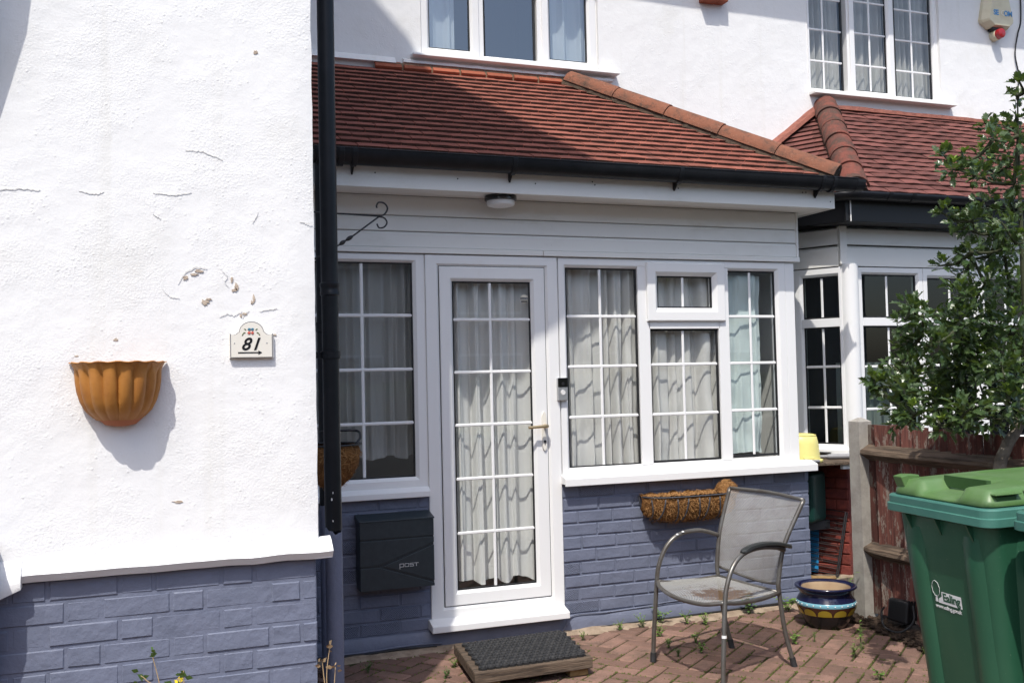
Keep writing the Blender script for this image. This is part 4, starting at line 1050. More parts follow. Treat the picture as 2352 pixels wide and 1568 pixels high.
inn = [[(-.057+.145*q*math.cos(math.pi+math.pi*k/NA), YL-.004+.145*q*math.sin(math.pi+math.pi*k/NA), 1.388+z) for k in range(NA+1)] for q, z in ((1.05, .187), (.92, .15), (.75, .06), (.3, .03))]
b.rings(inn, False); b.add([inn[3][k] for k in range(NA+1)], [tuple(range(NA+1))]); b.add([rows[-1][k] for k in range(NA+1)], [tuple(range(NA+1))]); b.build('bowl', 'terracotta', pt, smooth=60)
b = MB(); b.lathe([(.074, .022), (.072, .002), (.05, -.018), (.02, -.024), (.001, -.025)], (-.052, YL-.003, 1.380), 24, math.pi, 2*math.pi); b.build('foot_knob', 'terracotta_red', pt, smooth=40)

# house number plaque
pq = thing('house_number', (.390, YL, 1.585), 'cream ceramic house number plaque reading 81 with flowers and arrow', 'number plaque')
def plq(sc_, y0, y1, mat, nm, dz=0):
    pts = []
    cx, cz = .390, 1.640; W, H = .0765*sc_, .056*sc_
    pts += [(cx-W, cz-H), (cx+W, cz-H), (cx+W, cz+.034*sc_)]
    for k in range(1, 9):
        t = k/8; pts.append((cx+W-(W-.044*sc_)*t, cz+.034*sc_-.006*math.sin(t*math.pi)+.008*t*t))
    for k in range(0, 13):
        a = R(0)+math.pi*k/12; pts.append((cx+.044*sc_*math.cos(a), cz+.040*sc_+.038*sc_*math.sin(a)))
    for k in range(7, -1, -1):
        t = k/8; pts.append((cx-W+(W-.044*sc_)*t, cz+.034*sc_-.006*math.sin(t*math.pi)+.008*t*t))
    pts = [p for i, p in enumerate(pts) if i == 0 or (abs(p[0]-pts[i-1][0])+abs(p[1]-pts[i-1][1])) > 1e-4]
    mb = MB(); mb.prism(pts, 'y', y0, y1); return mb.build(nm, mat, pq, bevel=.002)
plq(1.0, YL-.016, YL+.004, 'ceramic_cream', 'tile'); plq(.975, YL-.0175, YL-.012, 'ceramic_edge', 'border'); plq(.935, YL-.019, YL-.013, 'ceramic_cream', 'face')
face = Matrix(((1, 0, 0, 0), (0, 0, 1, 0), (0, 1, 0, 0), (0, 0, 0, 1)))
text_obj('numeral', '81', .062, wall_mtx(.352, YL-.0195, 1.614), 'ink_black', pq, offset=.0012, shear=.35, space=1.12)
b = MB(); b.box(.342, .414, YL-.0203, YL-.018, 1.602, 1.606); b.prism([(.413, 1.5965), (.426, 1.604), (.413, 1.6115)], 'y', YL-.0203, YL-.018); b.build('arrow', 'ink_black', pq)
for (x, z, m_) in ((.382, 1.688, 'flower_blue'), (.393, 1.688, 'flower_blue'), (.381, 1.675, 'flower_red'), (.393, 1.675, 'flower_red')):
    b = MB(); pts = [(x+.0062*(1 if k % 2 else .55)*math.cos(k*math.pi/5), z+.0062*(1 if k % 2 else .55)*math.sin(k*math.pi/5)) for k in range(10)]; b.prism(pts, 'y', YL-.0215, YL-.018); b.build('flower', m_, pq)
for (x, z, a) in ((.372, 1.685, 150), (.369, 1.677, 200), (.362, 1.673, 230), (.403, 1.685, 30), (.407, 1.677, -20), (.414, 1.673, -50)):
    b = MB(); ca_, sa_ = math.cos(R(a)), math.sin(R(a)); b.prism([(x, z), (x+.005*ca_-.002*sa_, z+.005*sa_+.002*ca_), (x+.010*ca_, z+.010*sa_), (x+.005*ca_+.002*sa_, z+.005*sa_-.002*ca_)], 'y', YL-.0207, YL-.018); b.build('painted_leaf', 'flower_leaf', pq)
for x in (.330, .4435):
    b = MB(Matrix.Translation((x, YL-.0192, 1.638)) @ Matrix.Rotation(R(90), 4, 'X')); b.lathe([(.0004, .001), (.002, .001), (.0026, 0)], (0, 0, 0), 8); b.build('screw', 'silver', pq)

# post box
px = thing('post_box', (1.30, YP, .36), 'dark grey letter box marked POST on the blue brick beside the door', 'letter box')
YX = 5.335
b = MB(); b.box(1.112, 1.522, YX+.006, YP-.004, .368, .735); b.build('body', 'dark_green_grey', px, bevel=.004)
b = MB(); b.prism([(YX-.004, .735), (YX-.004, .742), (YP-.004, .768), (YP-.004, .737)], 'x', 1.106, 1.526); b.build('lid', 'dark_green_grey', px, bevel=.002)
F = [([(1.112, .643), (1.522, .643), (1.522, .734), (1.112, .734)]), ([(1.112, .500), (1.202, .500), (1.225, .504), (1.522, .606), (1.522, .634), (1.112, .634)]),
     ([(1.240, .494), (1.522, .591), (1.522, .398)]), ([(1.112, .369), (1.522, .369), (1.522, .384), (1.225, .486), (1.202, .490), (1.112, .490)])]
for pts in F:
    b = MB(); b.prism(pts, 'y', YX, YX+.008); b.build('front_plate', 'dark_green_grey', px, bevel=.0015)
lx, lz, lh, st = 1.328, .485, .016, .0022
def stroke(mb, x0, z0, x1, z1): mb.box(min(x0, x1)-st/2, max(x0, x1)+st/2, YX-.0012, YX+.001, min(z0, z1)-st/2, max(z0, z1)+st/2)
def letter(segs):
    mb = MB()
    for s_ in segs: stroke(mb, lx+s_[0], lz+s_[1], lx+s_[2], lz+s_[3])
    mb.build('letter', 'white_print', px)
letter([(0, -.011, 0, lh), (0, lh, .021, lh), (.021, lh, .021, 0), (.021, 0, 0, 0)]); lx += .028
letter([(0, 0, .021, 0), (.021, 0, .021, lh), (.021, lh, 0, lh), (0, lh, 0, 0)]); lx += .028
letter([(0, 0, .020, 0), (.020, 0, .020, lh/2), (.020, lh/2, 0, lh/2), (0, lh/2, 0, lh), (0, lh, .020, lh)]); lx += .025
letter([(0, lh, .022, lh), (.011, lh, .011, 0)])

# bulkhead light under the soffit
bl = thing('bulkhead_light', (1.955, 5.34, 2.49), 'round white bulkhead light with black ring under the soffit', 'light')
b = MB(); b.lathe([(.001, 0), (.088, 0), (.092, -.004), (.092, -.026), (.086, -.031), (.08, -.031)], (1.955, 5.335, 2.531), 32); b.build('ring', 'gloss_black', bl, smooth=40)
b = MB(); b.lathe([(.080, -.028), (.081, -.044), (.076, -.056), (.05, -.064), (.001, -.066)], (1.955, 5.335, 2.531), 32); b.build('diffuser', 'lamp_white', bl, smooth=40)

# doorbell
db = thing('doorbell', (2.352, YP, 1.35), 'silver video doorbell with black camera window beside the door', 'doorbell')
b = MB(); b.box(2.322, 2.384, YP-.026, YP+.004, 1.353, 1.487); b.build('body', 'silver', db, bevel=.004)
b = MB(); b.box(2.3225, 2.3835, YP-.0285, YP-.02, 1.432, 1.4865); b.build('camera_window', 'gloss_black', db, bevel=.003)
b = MB(Matrix.Translation((2.353, YP-.0285, 1.452)) @ Matrix.Rotation(R(90), 4, 'X')); b.lathe([(.001, .002), (.009, .002), (.010, 0)], (0, 0, 0), 18); b.build('lens', 'gasket', db)
b = MB(Matrix.Translation((2.353, YP-.026, 1.401)) @ Matrix.Rotation(R(90), 4, 'X')); b.lathe([(.001, .003), (.0105, .003), (.012, .0015), (.013, .003), (.0145, .003), (.0155, 0)], (0, 0, 0), 24); b.build('push_button', 'lamp_white', db, smooth=40)

# hanging basket bracket on the wing's side wall
br = thing('basket_bracket', (.64, 5.0, 2.3), 'black wrought iron scroll bracket sticking out above the shaded window', 'bracket')
YK = 5.0
def K(x, z): return (x*.9615, YK, 1.49+(z-1.49)*.9615)
b = MB(); b.tube([K(.66, 2.382), K(1.215, 2.367)], .0045, 8); b.tube(bez([K(1.215, 2.367), K(1.245, 2.378), K(1.262, 2.41), K(1.245, 2.437), K(1.215, 2.44), K(1.203, 2.422), K(1.205, 2.41)], 6), .0045, 8); b.build('arm', 'iron', br, smooth=True)
b = MB(); b.tube([K(.75, 2.06), K(1.0, 2.208), K(1.075, 2.258), K(1.215, 2.364)], .0042, 8); b.tube(bez([K(1.215, 2.364), K(1.243, 2.358), K(1.258, 2.335), K(1.243, 2.31), K(1.215, 2.305), K(1.203, 2.326)], 6), .0042, 8); b.build('brace', 'iron', br, smooth=True)
b = MB()
for (a, c) in (((1.0, 2.208), (1.035, 2.232)), ((1.035, 2.232), (1.075, 2.258))):
    A_ = Vector(K(*a)); B_ = Vector(K(*c)); b.tube([A_+(B_-A_)*t/6 for t in range(7)], lambda t: .004+.0065*math.sin(math.pi*t), 8)
b.build('twist', 'iron', br, smooth=True)
b = MB(); b.box(.625, .633, YK-.012, YK+.012, 1.9, 2.42); b.build('back_bar', 'iron', br)

# coir fibres helper
def fibres(mb, pts_fn, n, r, ln=.03, w=.0011):
    for _ in range(n):
        p, nrm = pts_fn(); a = Vector((r.gauss(0, 1), r.gauss(0, 1), r.gauss(0, 1))).normalized(); t = (a-nrm*a.dot(nrm)).normalized()
        L = ln*r.uniform(.5, 1.3); q0 = p+nrm*.001; q1 = p+t*L*.5+nrm*(.004+r.random()*.006); q2 = p+t*L+nrm*r.uniform(-.004, .010); s = nrm.cross(t)*w
        mb.add([q0-s, q0+s, q1+s, q1-s, q2], [(0, 1, 2, 3), (3, 2, 4)])
# wall trough basket of coir
tr = thing('wall_basket', (3.16, YP, .6), 'wire wall trough lined with brown coir on the blue brick', 'wall basket')
def trough_pt(u, v):      # u along -1..1, v from rim (0) to the bottom (1) over the front
    e = math.sqrt(max(0, 1-abs(u)**3.2)); x = 3.155+.315*u; dep = .165*(.25+.75*e)*math.cos(v*1.35)**.8; z = .755-.150*(math.sin(v*1.5)**.9)*(.45+.55*e)
    return Vector((x, YP-.012-dep, z))
b = MB(); rows = []
for i in range(41):
    u = -1+2*i/40; rows.append([trough_pt(u, v/10)+Vector((0, 0, .012*noise.noise((u*6, v*.7, 2))))+Vector((0, .006*noise.noise((u*14, v*1.1, 5)), 0)) for v in range(11)])
b.rings(rows, False)
rows = [[trough_pt(-1+2*i/40, 0)+Vector((0, 0, .012+.014*abs(noise.noise((i*.5, 3, 1))))), Vector((3.155+.300*(-1+2*i/40), YP-.08, .735+.02*noise.noise((i*.4, 1, 1)))), Vector((3.155+.315*(-1+2*i/40), YP-.012, .775+.016*noise.noise((i*.3, 5, 1))))] for i in range(41)]
b.rings(rows, False); b.build('coir_liner', 'coir', tr, smooth=True)
b = MB(); r_ = random.Random(9)
def tp():
    u = r_.uniform(-.98, .98); v = r_.uniform(0, .98); p = trough_pt(u, v); return p, Vector((0, -math.cos(v*1.2), .25-math.sin(v*1.2)*.8)).normalized()
fibres(b, tp, 1500, r_)
def tp2():
    u = r_.uniform(-.98, .98); p = Vector((3.155+.31*u, YP-.02-r_.random()*.13, .752+.02*r_.random())); return p, Vector((r_.gauss(0, .3), -.2, 1)).normalized()
fibres(b, tp2, 700, r_, .035); b.build('coir_fibres', 'coir_fibre', tr)
b = MB(); r2_ = random.Random(10); rows = []
b.lathe([(.001, .075), (.045, .065), (.07, .03), (.072, 0), (.05, -.03)], (3.415, YP-.08, .755), 18); b.build('coir_tuft', 'coir', tr, smooth=True)
b = MB()
def tp3():
    a = r_.uniform(0, 6.28); e = r_.uniform(0, 1.5); n_ = Vector((math.cos(a)*math.cos(e), math.sin(a)*math.cos(e), math.sin(e))); return Vector((3.415, YP-.08, .755))+Vector((n_.x*.07, n_.y*.07, n_.z*.073)), n_
fibres(b, tp3, 420, r_, .035); b.build('tuft_fibres', 'coir_fibre', tr)
b = MB(); b.tube([trough_pt(-1+2*i/40, 0)+Vector((0, -.006, .006)) for i in range(41)], .0042, 8); b.tube([(2.84, YP-.012, .765), (3.47, YP-.012, .765)], .004, 8); b.build('rim_wire', 'basket_wire', tr, smooth=True)
for i in range(9):
    u = -.92+1.84*i/8; b = MB(); b.tube([trough_pt(u-.10*math.sin(v/10*1.5)*(1 if i % 2 else -1)*.6, v/10)+Vector((0, -.013, -.005)) for v in range(11)]+[Vector((3.155+.315*u*.8, YP-.02, .592))], .0044, 6); b.build('wire', 'basket_wire', tr, smooth=True)
b = MB(); b.tube(bez([(2.84, YP-.012, .765), (2.86, YP-.014, .69), (2.93, YP-.018, .62), (3.03, YP-.02, .592), (3.28, YP-.02, .592), (3.40, YP-.018, .62), (3.46, YP-.012, .70), (3.47, YP-.012, .765)], 6), .004, 8); b.build('back_wire', 'basket_wire', tr, smooth=True)

# coir basket hanging in the recess behind the drainpipe
hb = thing('hanging_basket', (.86, 4.65, .95), 'brown coir basket with black rim hanging behind the drainpipe', 'hanging basket')
b = MB(); hc = (.835, 4.62, 1.205); b.lathe([(.10, .0), (.125, -.002), (.135, -.03), (.125, -.09), (.095, -.15), (.05, -.19), (.001, -.20)], hc, 24); b.build('coir_liner', 'coir', hb, smooth=True)
b = MB()
def tp4():
    a = r_.uniform(0, 6.28); t = r_.random(); n_ = Vector((math.cos(a)*(1-.5*t), math.sin(a)*(1-.5*t), -t*.8)).normalized(); return Vector((hc[0]+math.cos(a)*(.135-.085*t*t), hc[1]+math.sin(a)*(.135-.085*t*t), hc[2]-.02-.17*t)), n_
fibres(b, tp4, 700, r_, .04); b.build('coir_fibres', 'coir_fibre', hb)
b = MB(); b.tube([(hc[0]+.137*math.cos(k*math.pi/14), hc[1]+.137*math.sin(k*math.pi/14), hc[2]) for k in range(29)], .005, 8); b.tube(bez([(hc[0]+.10, hc[1]-.09, hc[2]+.004), (hc[0]+.128, hc[1]-.05, hc[2]+.035), (hc[0]+.115, hc[1]+.02, hc[2]+.06), (hc[0]-.05, hc[1], hc[2]+.06)], 6), .006, 8); b.build('rim_wire', 'iron', hb, smooth=True)
b = MB(); b.box(.625, .72, hc[1]-.01, hc[1]+.01, hc[2]-.012, hc[2]+.0); b.build('wall_hook', 'iron', hb)

# alarm box
al = thing('alarm_box', (6.93, YM, 4.3), 'cream burglar alarm box with faded blue lettering and red strobe', 'alarm box')
ax = 6.93
outl = [(-.105, .0+4.70), (.105, 4.70), (.118, 4.66), (.17, 4.455), (.165, 4.43), (.115, 4.385), (-.085, 4.385), (-.155, 4.43), (-.165, 4.45), (-.118, 4.66)]
b = MB(); rows = [[(ax+x, YM+.002, z) for x, z in outl], [(ax+x, YM-.035, z) for x, z in outl], [(ax+.012+x*.80, YM-.085, 4.535+(z-4.545)*.83) for x, z in outl]]
b.rings(rows, True, True, True); b.build('cover', 'cream_plastic', al, bevel=.006, seg=3)
b = MB(); b.box(ax-.065, ax+.06, YM-.06, YM-.004, 4.366, 4.392); b.build('base_slot', 'gasket', al, bevel=.004)
b = MB(Matrix.Translation((ax+.0, YM, 4.335)) @ Matrix.Rotation(R(90), 4, 'X')); b.lathe([(.048, 0), (.048, .055), (.044, .058)], (0, 0, 0), 24, cap=True); b.build('strobe_base', 'cream_plastic', al, smooth=40)
b = MB(Matrix.Translation((ax+.0, YM-.056, 4.335)) @ Matrix.Rotation(R(90), 4, 'X')); b.lathe([(.043, 0), (.043, .03), (.038, .042), (.02, .048), (.001, .049)], (0, 0, 0), 24); b.build('strobe_lens', 'strobe_red', al, smooth=40)
text_obj('lettering', 'SE', .062, wall_mtx(6.855, YM-.0865, 4.490), 'blue_print', al, offset=.0022, space=.95)
text_obj('lettering', 'C', .062, wall_mtx(6.936, YM-.0865, 4.490), 'ghost_print', al, offset=.0015)
text_obj('lettering', 'OM', .062, wall_mtx(6.968, YM-.0865, 4.490), 'blue_print', al, offset=.0022, space=.90)
cbx = MB(); cbx.tube(bez([(7.25, YM-.012, 4.75), (7.24, YM-.012, 4.5), (7.20, YM-.012, 4.38), (7.16, YM-.012, 4.2), (7.19, YM-.012, 4.02), (7.17, YM-.012, 3.85)], 8), .006, 6)
tag(cbx.build('cable', 'rubber', smooth=True), 'thin dark cable running down the white wall past the alarm box', 'cable')

# cable clipped along the porch footing
def cable(pts, r, mat, label): 
    mb = MB(); mb.tube(bez(pts, 8), r, 6); return tag(mb.build('cable', mat, smooth=True), label, 'cable', None)
cable([(2.30, YP-.025, -.005), (2.335, YP-.030, .05), (2.39, YP-.020, .098), (2.6, YP-.014, .092), (2.85, YP-.014, .098), (3.05, YP-.014, .112), (3.4, YP-.014, .103), (3.8, YP-.014, .100), (4.07, YP-.014, .106), (4.10, YP+.03, .106)], .0042, 'blue_paint', 'blue painted cable clipped along the top of the footing by the chair')
cable([(2.34, YP-.024, .004), (2.7, YP-.026, .014), (3.1, YP-.026, .018), (3.6, YP-.026, .024), (4.02, YP-.026, .03)], .006, 'rubber', 'black cable lying along the wall foot behind the metal chair')
cable([(.75, YP-.026, .02), (1.1, YP-.026, .012), (1.35, YP-.028, .022), (1.55, YP-.03, .012)], .006, 'rubber', 'black cable lying along the wall foot below the letter box')
cable([(.75, YP-.022, .034), (1.1, YP-.022, .026), (1.4, YP-.022, .034), (1.58, YP-.03, .03)], .0045, 'blue_paint', 'blue painted cable along the wall foot below the letter box')

# ------------------------------------------------------------------ step and mat
st_ = thing('wooden_step', (1.83, 4.85, 0), 'weathered thick wooden board step below the door, under the rubber mat', 'step')
b = MB(); NLx = [(1.497, 4.585), (2.122, 4.605), (2.19, 5.155), (1.565, 5.140)]
rows = []
for z, s in ((.038, 1.0), (.042, 1.004), (.088, 1.004), (.094, .992)):
    cx, cy = 1.84, 4.87; rows.append([(cx+(x-cx)*s, cy+(y-cy)*s, z+.004*math.sin(x*9+y*4)*.3) for x, y in NLx])
b.rings(rows, True, True, True); b.build('board', 'plank_wood', st_, bevel=.003)
for (x, y) in ((1.58, 4.63), (2.06, 4.66), (1.62, 5.08), (2.12, 5.10)):
    b = MB(); b.box(x-.05, x+.05, y-.03, y+.04, 0, .038); b.build('foot_block', 'brush_wood', st_, bevel=.004)
mt = thing('rubber_mat', (1.84, 4.87, .095), 'black rubber ring mat with round holes lying on the wooden step', 'door mat')
MA, MBv, MC, MD = Vector((1.532, 4.605, 0)), Vector((2.103, 4.622, 0)), Vector((2.183, 5.118, 0)), Vector((1.592, 5.085, 0))
def mp(u, v): return MA*(1-u)*(1-v)+MBv*u*(1-v)+MC*u*v+MD*(1-u)*v
b = MB(); NU, NV = 15, 11; zb, zt = .0955, .1085
for i in range(NU):
    for jj in range(NV):
        off = 0 if jj % 2 == 0 else .5
        u = (i+.5+off*.98)/(NU+.5); v = (jj+.5)/NV
        if u > 1-.3/NU: continue
        c = mp(u, v); ro, ri, n = .0215, .0135, 12; rx = ro*1.04
        sq = lambda a: 1.0+.10*abs(math.cos(3*a))
        rws = []
        for (rr, z) in ((rx, zb), (rx, zt-.002), (rx-.003, zt), (ri+.003, zt-.001), (ri, zt-.004), (ri, zb)):
            rws.append([(c.x+rr*sq(2*math.pi*k/n)*math.cos(2*math.pi*k/n), c.y+rr*1.02*sq(2*math.pi*k/n)*math.sin(2*math.pi*k/n), z) for k in range(n)])
        b.rings(rws)
b.build('mat_ring_web', 'rubber', mt, smooth=50)['kind'] = 'stuff'
b = MB(); rows = []
for q, z in ((.0, .0955), (.0, .100)):
    rows.append([mp(u, v)+Vector((0, 0, z)) for u, v in ((.01, .015), (.99, .015), (.99, .985), (.01, .985))])
b.rings(rows, True, True, True); b.build('mat_base', 'rubber', mt)

# ------------------------------------------------------------------ metal mesh armchair
ch = thing('garden_chair', (2.8, 4.47, 0), 'grey metal mesh armchair with rusty seat and one black armrest', 'chair')
V_ = Vector
def leg(nm, pts, n=9, r=.0115): 
    mb = MB(); mb.tube(bez(pts, n), r, 12); return mb.build(nm, 'chair_metal', ch, smooth=True)
FLp = [(2.515, 4.700, .03), (2.522, 4.698, .15), (2.545, 4.695, .41), (2.560, 4.692, .50), (2.606, 4.688, .592), (2.68, 4.690, .645), (2.80, 4.720, .655), (2.90, 4.765, .635), (2.985, 4.796, .607)]
NFp = [(2.560, 4.105, .03), (2.572, 4.115, .15), (2.605, 4.140, .40), (2.625, 4.150, .48), (2.668, 4.165, .560), (2.74, 4.190, .612), (2.86, 4.235, .628), (3.0, 4.290, .612), (3.088, 4.340, .585)]
RLp = [(3.020, 4.755, .03), (2.992, 4.775, .20), (2.972, 4.785, .39), (2.972, 4.790, .46), (3.00, 4.798, .62), (3.075, 4.802, .858)]
RRp = [(3.108, 4.322, .03), (3.075, 4.335, .18), (3.055, 4.345, .37), (3.055, 4.345, .44), (3.092, 4.340, .61), (3.213, 4.332, .832)]
for p_, nm in ((FLp, 'front_leg_and_arm'), (NFp, 'front_leg_and_arm'), (RLp, 'rear_leg_and_post'), (RRp, 'rear_leg_and_post')): leg(nm, p_)
for p_ in (FLp, NFp, RLp, RRp):
    f0, f1 = V_(p_[0]), V_(p_[1]); d = (f1-f0).normalized(); b = MB(); b.tube([f0-d*.030, f0-d*.026, f0+d*.012, f0+d*.016], lambda t: .0155 if t > .2 else .017, 12); b.build('foot_cap', 'rubber', ch, smooth=40)
# seat frame
sFL, sNF, sRR, sRL = V_((2.548, 4.694, .412)), V_((2.606, 4.142, .404)), V_((3.055, 4.343, .372)), V_((2.972, 4.782, .386))
front = bez([sFL, V_((2.515, 4.60, .400)), V_((2.500, 4.42, .388)), V_((2.535, 4.24, .388)), sNF], 8)
leg('seat_rail', [sFL, V_((2.515, 4.60, .398)), V_((2.500, 4.42, .386)), V_((2.535, 4.24, .386)), sNF], 8, .0105)
leg('seat_rail', [sNF, V_((2.72, 4.195, .382)), V_((2.90, 4.275, .368)), sRR], 8, .0105); leg('seat_rail', [sFL, V_((2.70, 4.715, .388)), sRL], 8, .0105); leg('seat_rail', [sRL, sRR], 4, .009)
leg('back_rail', [RLp[5], V_((3.165, 4.57, .852)), RRp[5]], 8, .009); leg('back_rail', [V_((2.985, 4.792, .435)), V_((3.045, 4.60, .402)), V_((3.070, 4.45, .400)), V_((3.058, 4.346, .420))], 8, .007)
back_l = bez([V_((2.985, 4.792, .435)), V_(RLp[4]), V_(RLp[5])], 12); back_r = bez([V_((3.058, 4.346, .420)), V_(RRp[4]), V_(RRp[5])], 12)
def lerp_path(P, t):
    t = min(.9999, max(0, t))*(len(P)-1); i = int(t); return P[i].lerp(P[i+1], t-i)
def back_pt(u, v):
    a = lerp_path(back_l, v); c = lerp_path(back_r, v); p = a.lerp(c, u); k = 4*u*(1-u); return p+V_((.045*k*(1-.3*v), 0, (-.028*(1-v)-.0*v)*k))
def seat_pt(u, v):   # u across (far to near), v front to rear
    a = lerp_path(front, u); c = sRL.lerp(sRR, u); p = a.lerp(c, v); k = 4*u*(1-u); return p+V_((0, 0, -.014*k*math.sin(math.pi*min(1, v))))
def lattice(fn, nu, nv, w, nm, mat):
    mb = MB()
    for sgn in (1, -1):
        for i in range(nu):
            for j in range(nv):
                u0, u1 = (i/nu, (i+1)/nu) if sgn > 0 else ((i+1)/nu, i/nu); p = fn(u0, j/nv); q = fn(u1, (j+1)/nv)
                d = (q-p); nrm = (fn(min(1, u0+.02), j/nv)-fn(max(0, u0-.02), j/nv)).cross(fn(u0, min(1, j/nv+.02))-fn(u0, max(0, j/nv-.02))).normalized(); s = d.cross(nrm).normalized()*w*.5
                o = nrm*(.0006*sgn); mb.add([p-s+o, p+s+o, q+s+o, q-s+o], [(0, 1, 2, 3)])
    return mb.build(nm, mat, ch)
lattice(back_pt, 54, 46, .0031, 'back_mesh', 'chair_mesh_metal'); lattice(seat_pt, 56, 46, .0035, 'seat_mesh', 'chair_seat_mesh')
b = MB(); P = bez([(2.735, 4.187, .622), (2.80, 4.212, .640), (2.90, 4.250, .643), (3.02, 4.297, .628), (3.135, 4.348, .597)], 8); rows = []
for i, p in enumerate(P):
    t = i/(len(P)-1); d = (P[min(i+1, len(P)-1)]-P[max(i-1, 0)]).normalized(); s = d.cross(V_((0, 0, 1))).normalized(); w = .021*min(1, .35+t*7, .5+(1-t)*9); nn = s.cross(d)
    rows.append([p+s*w*cx+nn*cz for cx, cz in ((-1, -.005), (-.85, .006), (-.3, .011), (.3, .011), (.85, .006), (1, -.005), (.5, -.010), (-.5, -.010))])
b.rings(rows, True, True, True); b.build('armrest', 'chair_arm', ch, smooth=50)
for (x, y, z) in ((2.665, 4.679, .650), (2.70, 4.68, .662)):
    b = MB(); b.lathe([(.001, .004), (.006, .002), (.008, -.003)], (x, y, z), 8); b.build('paint_spot', 'white_print', ch)
for t_ in (2.586, ):
    b = MB(); b.tube([V_((2.583, 4.1215, .245)), V_((2.584, 4.1225, .258))], .0121, 10); b.build('paint_spot', 'white_print', ch)

# ------------------------------------------------------------------ glazed pot
gp_ = thing('plant_pot', (3.795, 4.945, 0), 'round glazed pot in navy, blue and brown with yellow scallops, empty', 'plant pot')
pc = (3.795, 4.935, 0)
b = MB(); b.lathe([(.10, 0), (.115, .0), (.128, .03), (.150, .075)], pc, 48); b.build('lower_body', 'ink_black', gp_, smooth=True)
b = MB(); b.lathe([(.150, .075), (.163, .105), (.168, .128)], pc, 48); b.build('scallop_band', 'glaze_brown', gp_, smooth=True)
b = MB(); b.lathe([(.168, .128), (.1700, .131), (.170, .150), (.1675, .153)], pc, 48); b.build('blue_band', 'glaze_aqua', gp_, smooth=40)
b = MB(); b.lathe([(.1675, .153), (.158, .170), (.148, .188), (.152, .203), (.171, .222), (.178, .229), (.176, .237), (.166, .238), (.150, .232), (.140, .226)], pc, 48); b.build('neck_and_rim', 'glaze_navy', gp_, smooth=True)
b = MB(); b.lathe([(.141, .227), (.137, .205), (.150, .16), (.152, .12)], pc, 48); b.build('inner_wall', 'pot_clay', gp_, smooth=True)
b = MB(); b.lathe([(.152, .135), (.10, .139), (.001, .141)], pc, 32); b.build('sand_fill', 'pot_sand', gp_, smooth=True)
for k in range(11):
    a0 = 2*math.pi*k/11; b = MB(); pts_o = []
    for q in range(17):
        s = q/16*2-1; wdt = .5*(2*math.pi/11)*.90
        pts_o.append((a0+s*wdt, .084+.034*math.sqrt(max(0, 1-s*s))))
    top = []; bot = []
    for a, z in pts_o:
        rz = .150+(z-.075)/.03*.013+.0022; top.append((pc[0]+rz*math.cos(a), pc[1]+rz*math.sin(a), z)); rb = .150+.0035; bot.append((pc[0]+rb*math.cos(a), pc[1]+rb*math.sin(a), .079))
    b.rings([top, bot], False); b.build('yellow_scallop', 'glaze_yellow', gp_, smooth=True)
for k in range(26):
    a = 2*math.pi*k/26; b = MB(Matrix.Translation((pc[0]+.1705*math.cos(a), pc[1]+.1705*math.sin(a), .141))); b.lathe([(.001, .004), (.003, .0025), (.0042, 0), (.003, -.0025), (.001, -.004)], (0, 0, 0), 8); b.build('white_dot', 'glaze_white', gp_, smooth=True)

